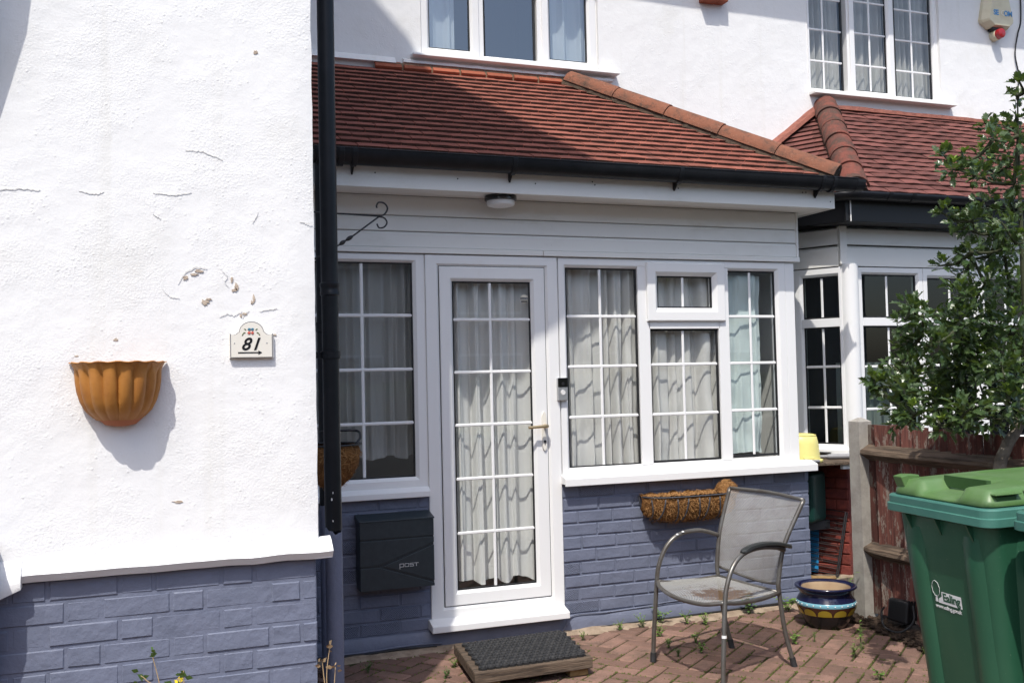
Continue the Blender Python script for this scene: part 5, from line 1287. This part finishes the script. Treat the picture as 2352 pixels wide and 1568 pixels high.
# ------------------------------------------------------------------ wheeled bins
def rrect(x0, x1, y0, y1, r, z, n=5):
    out = []
    for cx, cy, a0 in ((x1-r, y1-r, 0), (x0+r, y1-r, 90), (x0+r, y0+r, 180), (x1-r, y0+r, 270)):
        for k in range(n+1): a = R(a0+90*k/n); out.append((cx+r*math.cos(a), cy+r*math.sin(a), z))
    return out
def make_bin(mtx, label, logo=True):
    """local frame: front face towards -x, width along y, origin at the centre of the foot"""
    t = thing('wheelie_bin', mtx.translation, label, 'wheelie bin', 'green wheeled bins by the fence')
    HW, HD = .262, .325
    def sect(z):
        q = z/.95; x0 = -HD+.085*(1-q); x1 = HD-.02-.05*(1-q); y = HW-.045*(1-q); base = rrect(x0, x1, -y, y, .055, z, 6); return base
    b = MB(mtx); rows = []
    for k in range(14):
        z = .03+.92*k/13; ring = []
        for (x, y, zz) in sect(z):
            ring.append((x, y, zz))
        rows.append(ring)
    b.rings(rows, True, True, False); b.build('body', 'bin_green', t, smooth=45)
    # raised side ribs on the front face and on the flanks
    for y0, y1 in ((.105, .215), (-.215, -.105)):
        b = MB(mtx); rows = []
        for k in range(12):
            z = .06+.84*k/11; q = z/.95; x0 = -HD+.085*(1-q); e = min(1, k/1.5, (11-k)/1.2); s = 1-.12*(1-q)
            rows.append([(x0+.004, y0*s, z), (x0-.010*e, (y0+.018)*s, z), (x0-.020*e, (y0+y1)/2*s, z), (x0-.010*e, (y1-.018)*s, z), (x0+.004, y1*s, z)])
        b.rings(rows, False); b.build('front_rib', 'bin_green', t, smooth=50)
    for sy in (1, -1):
        b = MB(mtx); rows = []
        for k in range(12):
            z = .06+.84*k/11; q = z/.95; yy = (HW-.045*(1-q))*sy; e = min(1, k/1.5, (11-k)/1.2); o = sy*.016*e
            rows.append([(-.235+.05*(1-q), yy-sy*.004, z), (-.215+.05*(1-q), yy+o, z), (-.10+.03*(1-q), yy+o, z), (-.07+.03*(1-q), yy-sy*.004, z)])
        b.rings(rows, False); b.build('side_rib', 'bin_green', t, smooth=40)
    # rim band
    b = MB(mtx); rows = []
    for g_, z, in ((-.006, .950), (.030, .950), (.034, .953), (.034, .980), (.028, .983), (.028, 1.008), (.024, 1.013), (-.012, 1.015)):
        rows.append(rrect(-HD-g_, HD-.02+g_, -HW-g_, HW+g_, .05, z, 6))
    b.rings(rows); b.build('rim', 'bin_rim', t, smooth=35)
    for yy in (-.17, .0, .17):
        b = MB(mtx); b.prism([(-HD+.002, .950), (-HD-.026, .950), (-HD+.004, .885)], 'y', yy-.004, yy+.004); b.build('rim_gusset', 'bin_green', t)
    # lid: domed, with two raised front corners, a recess between them and hand slots
    b = MB(mtx); NX, NY = 34, 36; X0, X1, Y0, Y1 = -HD-.010, HD-.02, -HW-.006, HW+.006
    def lid_z(u, v):
        x = X0+(X1-X0)*u; y = Y0+(Y1-Y0)*v
        ex = min(1, u/.06, (1-u)/.05); ey = min(1, v/.07, (1-v)/.07); e = max(0, min(ex, ey)); e = e*e*(3-2*e)
        z = 1.018+.052*e
        c = abs(v-.5)*2; z += .022*(1-c*c)*min(1, u*1.6)
        if u < .30 and c < .46:
            k = min(1, (.46-c)/.10)*min(1, (.30-u)/.05); z -= .040*k*e
        if u > .42 and u < .93 and c < .62: z -= .006
        return z
    rows = []
    for i in range(NX+1):
        u = i/NX; row = []
        for j in range(NY+1):
            v = j/NY; x = X0+(X1-X0)*u; y = Y0+(Y1-Y0)*v
            # round the plan corners
            rr = .05; dx = max(0, rr-(x-X0), rr-(X1-x)); dy = max(0, rr-(y-Y0), rr-(Y1-y))
            if dx > 0 and dy > 0:
                L = math.hypot(dx, dy); k = min(1, rr/max(L, 1e-6)); sx = 1 if x < 0 else -1; sy = 1 if y < 0 else -1
                x = (X0+rr-dx*k) if sx > 0 else (X1-rr+dx*k); y = (Y0+rr-dy*k) if sy > 0 else (Y1-rr+dy*k)
            row.append((x, y, lid_z(u, v)))
        rows.append(row)
    b.rings(rows, False); b.build('lid', 'bin_lid', t, smooth=60, solid=.005)
    b = MB(mtx); b.prism([(-.205, -.115), (-.205, .115), (-.195, .125), (-.195, -.125)], 'z', 1.045, 1.088); b.build('lid_recess_edge', 'bin_lid_dark', t)
    for yy in (-.225, .225):
        sg = 1 if yy > 0 else -1
        b = MB(mtx); b.prism([(-.30, yy-sg*.005), (-.19, yy-sg*.005), (-.19, yy+sg*.046), (-.30, yy+sg*.046)], 'z', 1.056, 1.061); b.build('lid_lip', 'bin_lid', t, bevel=.002)
        b = MB(mtx); b.box(-.285, -.205, yy+sg*.020-.012, yy+sg*.020+.012, 1.026, 1.050); b.build('hand_slot', 'bin_lid_dark', t)
    b = MB(mtx); b.prism([(-.315, 1.03), (-.335, 1.084), (-.30, 1.090), (-.25, 1.086), (-.25, 1.03)], 'y', .200, .252); b.build('lid_tab', 'bin_lid', t, bevel=.004)
    b = MB(mtx); b.tube([(HD+.035, -.20, 1.02), (HD+.035, .20, 1.02)], .014, 10); b.box(HD-.02, HD+.04, -.21, -.18, 1.005, 1.03); b.box(HD-.02, HD+.04, .18, .21, 1.005, 1.03); b.build('handle', 'bin_lid', t, smooth=40)
    for sy in (-1, 1):
        b = MB(mtx); n = 24; rows = []
        for (r_o, y) in ((.001, sy*.262), (.07, sy*.262), (.098, sy*.258), (.10, sy*.245), (.10, sy*.225), (.09, sy*.215), (.001, sy*.215)):
            rows.append([(HD-.06+r_o*math.cos(2*math.pi*k/n), y, .10+r_o*math.sin(2*math.pi*k/n)) for k in range(n)])
        b.rings(rows); b.build('wheel', 'rubber', t, smooth=40)
    if logo:
        # printed panel on the front face
        q = .62/.95; sl = math.atan2(.085/.95, 1)
        ex = V_((0, -1, 0)); ez = V_((-math.sin(sl), 0, math.cos(sl))); ny = V_((-math.cos(sl), 0, -math.sin(sl)))
        o = V_((-HD+.085*(1-.60/.95), .088, .60))+ny*.0012
        L = mtx @ Matrix(((ex.x, ez.x, ny.x, o.x), (ex.y, ez.y, ny.y, o.y), (ex.z, ez.z, ny.z, o.z), (0, 0, 0, 1)))
        Lm = lambda x, y, dz=0: L @ Matrix.Translation((x, y, dz))
        pb = MB(L); pb.prism([(.030, .024), (.150, .024), (.150, .068), (.044, .068), (.042, .05), (.026, .040), (.022, .024)], 'z', 0, .0006); pb.build('logo_panel', 'white_print', t)
        text_obj('logo_word', 'Ealing', .042, Lm(.048, .035, .0008), 'bin_green', t, offset=.0016, space=.98, extrude=.0003)
        text_obj('logo_address', 'www.ealing.gov.uk', .0205, Lm(.002, .004, .0004), 'white_print', t, offset=.0003, space=.93, extrude=.0003)
        tb_ = MB(L); pts = [(.014+.021*math.cos(a)*(1+.03*math.sin(9*a)), .076+.029*math.sin(a)*(1+.03*math.sin(9*a)), .0006) for a in [2*math.pi*k/48 for k in range(49)]]; tb_.tube(pts, .0008, 4); tb_.prism([(.004, .026), (.020, .026), (.016, .047), (.008, .047)], 'z', 0, .0005); tb_.build('logo_tree', 'white_print', t)
    return t
BM = Matrix.Translation((3.118, 2.895, 0)) @ Matrix.Rotation(R(-6.0), 4, 'Z') @ Matrix.Rotation(R(-1.5), 4, 'Y')
make_bin(BM, 'green wheeled bin with Ealing lettering, standing beside the red fence')
BM2 = Matrix.Translation((3.048, 2.245, 0)) @ Matrix.Rotation(R(-6.0), 4, 'Z')
make_bin(BM2, 'second green bin close behind the Ealing one, only its rim corner showing', logo=False)

# ------------------------------------------------------------------ things stored in the gap beside the porch
sh = MB(); rows = []
for k in range(13):
    a = k/12; x = 4.10+.56*a; y0 = 5.50+.05*math.sin(a*6)*.3+(.10*max(0, a-.75)/.25); rows.append([(x, y0, .866), (x, y0, .884), (x, 5.95, .890), (x, 5.95, .872)])
sh.rings(rows, True, True, True)
tag(sh.build('shelf_board', 'rail_wood', bevel=.003), 'grey warped board laid as a shelf between porch and bay window', 'shelf')
b = MB(); b.box(4.42, 4.66, 5.52, 5.55, .835, .862); tag(b.build('batten', 'pvc_board'), 'pale wooden batten carrying the shelf board beside the fence post', 'batten')
tu = thing('washing_up_bowl', (4.20, 5.68, .89), 'yellow plastic tub turned upside down on the shelf board', 'tub')
b = MB(); b.lathe([(.145, 0), (.146, .012), (.128, .016), (.118, .12), (.108, .165), (.09, .182), (.05, .187), (.001, .188)], (4.185, 5.66, .890), 36); b.build('bowl', 'yellow_plastic', tu, smooth=40)
b = MB(); b.lathe([(.100, .180), (.106, .175), (.100, .172)], (4.185, 5.66, .890), 36); b.build('base_ring', 'yellow_plastic', tu, smooth=40)
b = MB(); b.box(4.12, 4.20, 5.528, 5.545, .892, .925); b.build('grip', 'yellow_plastic', tu, bevel=.004)
tl = thing('hand_tool', (4.35, 5.72, .89), 'grey handled tool lying on the shelf board behind the yellow tub', 'tool')
b = MB(); b.tube([(4.26, 5.80, .906), (4.44, 5.705, .906)], .012, 10); b.tube([(4.44, 5.705, .906), (4.58, 5.635, .907)], .017, 12); b.build('handle', 'grey_tool', tl, smooth=40)
t2 = thing('screwdriver', (4.17, 5.52, .89), 'small blue handled tool on the shelf board in front of the yellow tub', 'tool')
b = MB(); b.tube([(4.08, 5.525, .9), (4.145, 5.520, .9)], .013, 10); b.build('handle', 'blue_handle', t2, smooth=40)
b = MB(); b.tube([(4.145, 5.520, .9), (4.165, 5.518, .9), (4.225, 5.515, .899)], .010, 10); b.build('shank', 'grey_tool', t2, smooth=40)
cr = MB(SM); cr.box(-.52, -.13, -.30, -.06, .46, .80); tag(cr.build('storage_crate', 'green_crate', bevel=.03, seg=3), 'dark green plastic crate hanging in shade under the shelf board', 'crate')
sp_ = MB(); sp_.box(4.06, 4.50, 5.78, 5.82, .40, .46); tag(sp_.build('crate_support', 'room_dark'), 'dark bar holding the green crate in the shade beside the porch', 'bar')
# wire rack leaning on the red brick
rk_ = thing('wire_rack', (4.45, 5.75, 0), 'black wire grill rack leaning against the red painted brick', 'rack')
RKM = SM @ Matrix.Translation((-.175, -.16, .09)) @ Matrix.Rotation(R(-14), 4, 'X') @ Matrix.Rotation(R(5), 4, 'Y')
b = MB(RKM)
for yy in (0, .03):
    b.tube([(-.13, yy, 0), (.13, yy, 0), (.13, yy, .46), (-.13, yy, .46), (-.13, yy, 0)], .005, 6)
b.build('frame', 'iron', rk_)
for k in range(11):
    b = MB(RKM); z = .03+k*.038; b.tube([(-.13, 0, z), (.13, 0, z)], .003, 6); b.tube([(-.13, .03, z+.012), (.13, .03, z+.012)], .003, 6); b.build('wire', 'iron', rk_)
b = MB(SM @ Matrix.Translation((-.245, -.05, .09)) @ Matrix.Rotation(R(-7), 4, 'X')); b.box(-.045, .03, 0, .006, 0, .42); tag(b.build('blue_panel', 'blue_plastic', bevel=.002), 'bright blue plastic strip standing behind the wire rack', 'panel')
bs = thing('scrubbing_brush', (4.265, 5.57, .085), 'worn wooden scrubbing brush lying on the slab beside the porch corner', 'brush')
BSM = Matrix.Translation((4.265, 5.57, .086)) @ Matrix.Rotation(R(-38), 4, 'Z')
b = MB(BSM); b.box(-.085, .085, -.024, .024, .022, .045); b.build('back', 'brush_wood', bs, bevel=.008, seg=3)
b = MB(BSM)
for i in range(150):
    x = rnd.uniform(-.078, .078); y = rnd.uniform(-.02, .02); dx = rnd.uniform(-.008, .008); dy = rnd.uniform(-.008, .008)-.004
    b.add([(x-.001, y, .023), (x+.001, y, .023), (x+dx, y+dy, .0)], [(0, 1, 2)])
b.build('bristle_tuft', 'bristle', bs)
sl_ = MB(); sl_.prism([(4.095, 5.42), (4.30, 5.36), (4.62, 5.30), (4.62, 5.72), (4.12, 6.0), (4.085, 5.5)], 'z', -.02, .085); tag(sl_.build('path', 'sandy_mortar'), kind='structure')

# ------------------------------------------------------------------ holly tree
holly = thing('holly_tree', (4.0, 3.83, 0), 'dark green holly tree with bare grey trunk, growing against the fence behind the bin', 'tree')
tk = bez([(4.02, 3.86, 0), (3.99, 3.83, .5), (3.985, 3.81, .95), (4.01, 3.78, 1.10), (4.07, 3.76, 1.20), (4.12, 3.74, 1.38), (4.13, 3.74, 1.7), (4.12, 3.74, 2.1), (4.11, 3.73, 2.5), (4.10, 3.71, 2.88)], 8)
b = MB(); b.tube(tk[:42], lambda t: .036-.013*t, 12); b.build('trunk', 'bark', holly, smooth=True)
b = MB(); b.tube(tk[41:], lambda t: .022*(1-t)**1.4+.0035, 10); b.build('leader', 'twig', holly, smooth=True)
CLS = [(4.02, 3.62, 2.86, 0.034), (4.17, 3.78, 2.85, 0.035), (4.06, 3.69, 2.72, 0.043), (4.01, 3.81, 2.7, 0.044), (4.14, 3.83, 2.71, 0.044), (3.74, 3.53, 2.55, 0.049), (3.87, 3.51, 2.57, 0.053), (3.84, 3.94, 2.57, 0.04), (3.59, 3.63, 2.42, 0.049), (3.66, 3.62, 2.46, 0.049), (4.18, 4.02, 2.58, 0.064), (4.03, 3.74, 2.54, 0.06), (4.14, 3.93, 2.5, 0.058), (3.85, 3.75, 2.43, 0.051), (4.16, 3.83, 2.51, 0.062), (3.91, 3.58, 2.36, 0.054), (3.72, 3.83, 2.25, 0.039), (3.92, 3.95, 2.24, 0.049), (3.84, 3.77, 2.21, 0.06), (4.04, 3.89, 2.33, 0.053), (4.05, 3.85, 2.24, 0.066), (3.79, 3.53, 2.14, 0.061), (3.93, 3.89, 2.19, 0.048), (4.02, 3.81, 2.12, 0.061), (3.98, 3.66, 2.25, 0.059), (3.85, 3.52, 2.06, 0.057), (3.93, 3.95, 2.07, 0.049), (3.8, 3.75, 2.05, 0.051), (4.03, 3.87, 2.05, 0.062), (4.24, 3.96, 2.07, 0.068), (3.74, 3.87, 2.0, 0.034), (3.97, 3.98, 1.98, 0.045), (3.68, 3.71, 1.85, 0.054), (3.99, 3.92, 1.83, 0.066), (3.86, 3.73, 1.9, 0.063), (4.29, 3.99, 1.94, 0.078), (4.34, 3.96, 1.84, 0.077), (3.25, 3.55, 1.76, 0.043), (3.21, 3.57, 1.71, 0.035), (3.36, 3.61, 1.73, 0.048), (3.84, 4.0, 1.72, 0.062), (3.7, 3.73, 1.72, 0.071), (3.97, 3.83, 1.69, 0.082), (3.96, 3.66, 1.69, 0.08), (3.36, 3.76, 1.61, 0.041), (3.41, 3.7, 1.62, 0.057), (3.51, 3.68, 1.61, 0.065), (3.77, 3.8, 1.64, 0.077), (3.89, 3.8, 1.59, 0.081), (4.2, 3.97, 1.59, 0.09), (4.21, 3.85, 1.54, 0.088), (3.39, 3.98, 1.43, 0.034), (3.42, 3.95, 1.41, 0.047), (3.55, 4.02, 1.5, 0.057), (3.51, 3.85, 1.48, 0.067), (3.21, 3.58, 1.4, 0.058), (3.65, 3.95, 1.41, 0.074), (3.83, 4.0, 1.5, 0.08), (3.86, 3.97, 1.42, 0.079), (3.81, 3.8, 1.52, 0.081), (3.95, 3.87, 1.4, 0.083), (3.82, 3.61, 1.49, 0.082), (4.26, 3.93, 1.39, 0.09), (3.37, 3.8, 1.32, 0.058), (3.24, 3.65, 1.25, 0.036), (3.22, 3.53, 1.29, 0.054), (3.71, 3.94, 1.31, 0.069), (3.9, 4.01, 1.31, 0.076), (3.55, 3.55, 1.3, 0.067), (4.05, 3.92, 1.23, 0.066), (3.54, 3.71, 1.22, 0.041), (3.82, 3.58, 1.33, 0.069), (3.98, 3.65, 1.28, 0.063), (3.85, 3.9, 1.21, 0.043)]
nodes = [(Vector(p), 0) for p in tk[36:]]
order = sorted(CLS, key=lambda c: min((Vector(c[:3])-p).length for p in tk[36:]))
for c in order:
    p = Vector(c[:3]); best = min(nodes, key=lambda q: (q[0]-p).length+.25*max(0, q[0].z-p.z+.02))
    a = best[0]; mid = a.lerp(p, .5)+Vector((rnd.uniform(-.015, .015), rnd.uniform(-.015, .015), -.018))
    b = MB(); pts = bez([a, mid, p, p+(p-mid).normalized()*.03], 5); b.tube(pts, lambda t: .0075*(1-t)+.0022, 6); b.build('limb', 'twig', holly, smooth=True)
    nodes.append((p, 1)); nodes.append((mid, 1))
# spiny leaf outline (half), folded along the midrib
LV = [(0, 0), (.10, .16), (.20, .13), (.24, .30), (.34, .20), (.52, .33), (.58, .19), (.78, .24), (.80, .12), (1.0, 0)]
def holly_leaf(mb, p, d, up, s, fold, curl, r):
    d = d.normalized(); side = d.cross(up).normalized(); nn = side.cross(d).normalized(); vs = [p]; 
    def pt(x, y, sg):
        wave = .10*math.sin(x*9+sg)*(abs(y) > .2)
        return p+d*(x*s)+side*(sg*y*s)+nn*(s*(abs(y)*fold+wave*.5-curl*x*x))
    mid = [pt(x, 0, 1) for x in (.0, .34, .58, 1.0)]
    for sg in (1, -1):
        o = [pt(x, y, sg) for x, y in LV]
        mb.add([mid[0], mid[1], mid[2], mid[3]]+o[1:9], [(0, 4, 5, 1), (5, 6, 7, 1), (1, 7, 8, 2), (8, 9, 2), (2, 9, 10, 11), (2, 11, 3)])
old = MB(); young = MB(); r5 = random.Random(77)
for c in CLS:
    p = Vector(c[:3]); rad = c[3]; n = int(12+rad*rad*(7000 if c[2] > 1.95 else 13500)); top_young = r5.random() < .62
    for k in range(n):
        v = Vector((r5.gauss(0, 1), r5.gauss(0, 1), r5.gauss(0, .9))).normalized()*rad*(1.0 if c[2] > 1.95 else 1.3)*r5.random()**.5
        out = (v.normalized()+Vector((-.25, -.25, .35))+Vector((r5.gauss(0, .5), r5.gauss(0, .5), r5.gauss(0, .5)))).normalized()
        up = Vector((r5.gauss(0, .6), r5.gauss(0, .6)-.25, 1)).normalized(); s = r5.uniform(.034, .060)
        holly_leaf(old, p+v, out, up, s, r5.uniform(.15, .5), r5.uniform(0, .35), r5)
    if top_young:
        tip = p+Vector((r5.uniform(-.6, .2)*rad, -.3*rad, rad*.8))
        for k in range(9):
            a = k*2.4; out = Vector((math.cos(a)*.6, math.sin(a)*.6, r5.uniform(.3, 1)))
            holly_leaf(young, tip+Vector((0, 0, r5.uniform(-.015, .012))), out, Vector((-out.x, -out.y, 1)), r5.uniform(.028, .042), .3, .1, r5)
old.build('crown', 'holly_leaf', holly); young.build('young_shoots', 'holly_young', holly)['kind'] = 'stuff'

# ------------------------------------------------------------------ weeds in the paving
def weed(x, y, z, s, kind, label, seed, mat='weed_leaf'):
    r = random.Random(seed); t = thing('weed', (x, y, z), label, 'weed', 'weeds growing in the paving joints')
    st = MB(); lf = MB(); ns = {0: 7, 1: 10, 2: 5}[kind]
    for k in range(ns):
        a = r.uniform(0, 6.28); L = s*r.uniform(.5, 1.0); lean = r.uniform(.2, .75) if kind != 2 else r.uniform(.05, .3)
        P = bez([(x+r.uniform(-.006, .006), y+r.uniform(-.006, .006), z-.004), (x+math.cos(a)*L*lean*.4, y+math.sin(a)*L*lean*.4, z+L*.55), (x+math.cos(a)*L*lean, y+math.sin(a)*L*lean, z+L*r.uniform(.75, 1))], 4)
        st.tube(P, .0011, 5)
        m_ = {0: 6, 1: 4, 2: 8}[kind]
        for q in range(m_):
            pp = P[min(len(P)-1, int((.35+.65*q/(m_-1))*(len(P)-1)))]; b_ = r.uniform(0, 6.28); sz = s*r.uniform(.10, .2)*(1.25 if kind == 1 else 1)
            d = Vector((math.cos(b_), math.sin(b_), r.uniform(-.2, .5))).normalized(); sd = d.cross(Vector((0, 0, 1))).normalized(); nn = sd.cross(d)
            if kind == 2: o = [(0, 0), (.35, .16), (.7, .12), (1, 0), (.7, -.12), (.35, -.16)]
            else: o = [(0, 0), (.3, .36), (.62, .42), (.95, .22), (1.0, 0), (.95, -.22), (.62, -.42), (.3, -.36)]
            vs = [pp+d*(u*sz)+sd*(v*sz)+nn*(abs(v)*sz*.25-u*u*sz*.15) for u, v in o]; lf.add(vs, [tuple(range(len(o)))])
    st.build('stem', 'green_stem', t); lf.build('leaves', mat, t)
WD = [(2.644, 5.345, .07, 0, 'thin straggly weed at the wall foot just past the door mat'), (2.793, 5.340, .085, 0, 'straggly weed at the wall foot beyond the front chair leg'), (2.93, 5.365, .115, 0, 'tall feathery weed at the wall foot behind the chair leg'),
      (3.067, 5.30, .10, 0, 'feathery weed at the wall foot behind the chair seat'), (3.165, 5.255, .085, 1, 'bright green leafy weed under the chair seat'), (3.55, 5.36, .14, 1, 'bushy dark weed at the wall foot seen between the chair legs'),
      (3.79, 5.30, .13, 1, 'bushy bright weed at the wall foot beside the glazed pot'), (3.86, 5.26, .09, 0, 'small weed squeezed between glazed pot and porch corner'), (3.37, 4.66, .075, 1, 'low spreading weed in the paving beyond the rear chair leg'),
      (2.777, 5.12, .10, 0, 'loose yellowish weed in the paving behind the front chair leg'), (2.72, 4.90, .06, 1, 'small leafy weed under the chair near its front legs'), (2.68, 4.73, .05, 1, 'tiny leafy weed in the shade of the chair seat'),
      (2.83, 4.74, .07, 1, 'low weed in the middle of the chair shadow'), (2.90, 4.92, .06, 1, 'small weed in the chair shadow towards the wall'), (3.497, 4.66, .075, 2, 'upright weed in the paving before the glazed pot'),
      (3.64, 4.45, .15, 2, 'tallest upright leafy weed near the bin'), (3.49, 4.33, .09, 0, 'pale sprawling weed at the edge of the bin shadow'), (3.34, 3.96, .07, 1, 'round green weed tuft beside the bin foot'),
      (1.54, 5.05, .05, 1, 'small weed beside the step corner under the letter box'), (1.435, 4.87, .055, 1, 'flat weed in the shaded paving beside the step'), (1.10, 5.14, .07, 0, 'thin weed in shade below the letter box'), (2.36, 5.24, .06, 0, 'small weed at the wall foot beside the step'),
      (3.86, 4.22, .04, 1, 'tiny round leaved weed in the bin shadow by the soil')]
for k, (x, y, s, kd, lab) in enumerate(WD): weed(x, y, .0, s, kd, lab, 300+k, 'weed_dark' if 'dark' in lab or 'shade' in lab else 'weed_leaf')
# bamboo-like sprig at the post foot
weed(4.02, 5.02, .0, .30, 2, 'upright leafy sprig at the foot of the concrete post', 350)
# flowering stems close to the camera, in front of the blue brick
def sprig(base, stems, label, cat, seed, leafmat, stemmat):
    r = random.Random(seed); t = thing('wild_flower', base, label, cat); st = MB(); lf = MB(); fl_ = MB()
    for pts, kind in stems:
        P = bez(pts, 6); st.tube(P, .0022, 5, r1=.0012)
        for q in range(5):
            pp = P[-1]+Vector((r.uniform(-.012, .012), r.uniform(-.01, .01), r.uniform(-.02, .012))); b_ = r.uniform(0, 6.28); d = Vector((math.cos(b_), math.sin(b_)*.6, r.uniform(-.3, .6))).normalized(); sd = d.cross(Vector((0, .9, .3))).normalized(); sz = r.uniform(.014, .028)
            (lf if kind != 'f' or q > 1 else fl_).add([pp, pp+d*sz*.4+sd*sz*.35, pp+d*sz, pp+d*sz*.4-sd*sz*.35], [(0, 1, 2, 3)])
    st.build('stem', stemmat, t)
    if lf.v: lf.build('leaves', leafmat, t)
    if fl_.v: fl_.build('petals', 'petal_yellow', t)
sprig((.10, 3.0, 0), [([(.11, 3.0, 0), (.09, 3.0, .45), (.055, 3.0, .655), (.035, 3.0, .745)], 'l'), ([(.10, 3.0, .3), (.075, 3.0, .60), (.02, 3.0, .675), (.005, 3.0, .69)], 'l'), ([(.12, 3.0, 0), (.125, 3.0, .5), (.12, 3.0, .62), (.118, 3.0, .69)], 'l'),
       ([(.11, 3.0, .4), (.085, 3.0, .60), (.08, 3.0, .63)], 'l'), ([(.12, 3.0, .5), (.11, 3.0, .655), (.098, 3.0, .668)], 'f')], 'thin weed with small leaves and yellow flower before the blue brick plinth', 'wild flower', 401, 'weed_dark', 'dry_stem')
sprig((.60, 3.45, 0), [([(.585, 3.42, 0), (.60, 3.42, .35), (.592, 3.42, .50), (.604, 3.42, .60)], 'l'), ([(.60, 3.42, .35), (.615, 3.42, .45), (.622, 3.42, .53)], 'l'), ([(.595, 3.42, .40), (.583, 3.42, .50), (.578, 3.42, .56)], 'l'), ([(.585, 3.42, .2), (.57, 3.42, .33), (.565, 3.42, .38)], 'l')],
      'dry straw coloured weed stalk standing before the drainpipe foot', 'dry stalk', 402, 'dry_stem', 'dry_stem')

# ------------------------------------------------------------------ street behind the camera (seen only in the window glass)
def far_house(x, label, mat, h=5.4, wd=8.0, y=-17.):
    t = thing('street_house', (x, y, 0), label, 'house', 'houses across the street')
    b = MB(); b.box(x-wd/2, x+wd/2, y-7, y, 0, h); b.build('wall', mat, t)
    b = MB(); b.prism([(y+.4, h-.05), (y-3.5, h+2.6), (y-7.4, h-.05)], 'x', x-wd/2-.1, x+wd/2+.1); b.build('roof', 'far_roof', t)
    for wx in (x-wd/4, x+wd/4):
        for z in (.9, 3.4):
            b = MB(); b.box(wx-1.0, wx+1.0, y-.02, y+.06, z, z+1.35); wn_ = b.build('window', 'pvc', t)
            for q in (-.66, 0, .66):
                b = MB(); b.box(wx+q-.28, wx+q+.28, y+.061, y+.07, z+.08, z+1.27); b.build('pane', 'far_glass', wn_)
    b = MB(); b.box(x-.5, x+.5, y-.02, y+.05, 0, 2.1); b.build('front_door', 'room_dark', t)
    b = MB(); b.box(x+wd/2-.9, x+wd/2-.1, y-4, y-3, h+1.6, h+3.6); b.build('chimney', 'far_brick', t)
for k, x in enumerate((-21, -12.8, -4.6, 3.6, 11.8, 20.)):
    far_house(x, ('red brick house across the street, mirrored in the window glass', 'pale rendered house across the street, mirrored in the window glass')[k % 2], ('far_brick', 'far_render')[k % 2])
hg = MB(); rows = []
for k in range(60):
    x = -24+k*.85; j = lambda q: noise.noise((x*.7, q, 3))*.25
    rows.append([(x, -11.2, 0), (x, -11.3+j(1), 1.0), (x, -11.7+j(2), 1.5+j(3)), (x, -12.3+j(4), 1.4+j(5)), (x, -12.6, 0)])
hg.rings(rows, True, True, True); tag(hg.build('hedge', 'hedge_leaf', smooth=True), 'clipped garden hedge across the street, mirrored low in the glass', 'hedge')
# white parked car, mirrored in the shaded window
car = thing('parked_car', (-3.4, -4.6, 0), 'white parked car on the street side, mirrored in the shaded window', 'car')
CM = Matrix.Translation((-3.4, -4.6, 0))
b = MB(CM); side = [(-2.1, .35), (-2.12, .75), (-1.95, .95), (-1.45, 1.02), (-.95, 1.42), (.45, 1.46), (1.15, 1.36), (1.75, 1.02), (2.05, .92), (2.1, .5), (2.05, .3)]
rows = []
for yy, sc_ in ((-.86, .93), (-.80, 1), (.80, 1), (.86, .93)): rows.append([(x*(.985 if sc_ < 1 else 1), yy-(z-.9)*.18*(1 if yy > 0 else -1)*(z > .95), .3+(z-.3)*(sc_ if z > 1 else 1)) for x, z in side])
b.rings(rows, True, True, True); b.build('body', 'car_white', car, bevel=.05, seg=3)
for sg in (-1, 1):
    b = MB(CM); b.prism([(-1.32, 1.03), (-.92, 1.36), (.42, 1.40), (1.05, 1.31), (1.45, 1.04)], 'y', sg*.80, sg*.845); b.build('side_window', 'far_glass', car)
    for wx in (-1.3, 1.3):
        b = MB(CM); n = 24; rws = [[(wx+r_o*math.cos(2*math.pi*k/n), y, .31+r_o*math.sin(2*math.pi*k/n)) for k in range(n)] for r_o, y in ((.001, sg*.89), (.2, sg*.89), (.30, sg*.885), (.31, sg*.87), (.31, sg*.68), (.001, sg*.68))]; b.rings(rws); b.build('wheel', 'tyre', car, smooth=40)
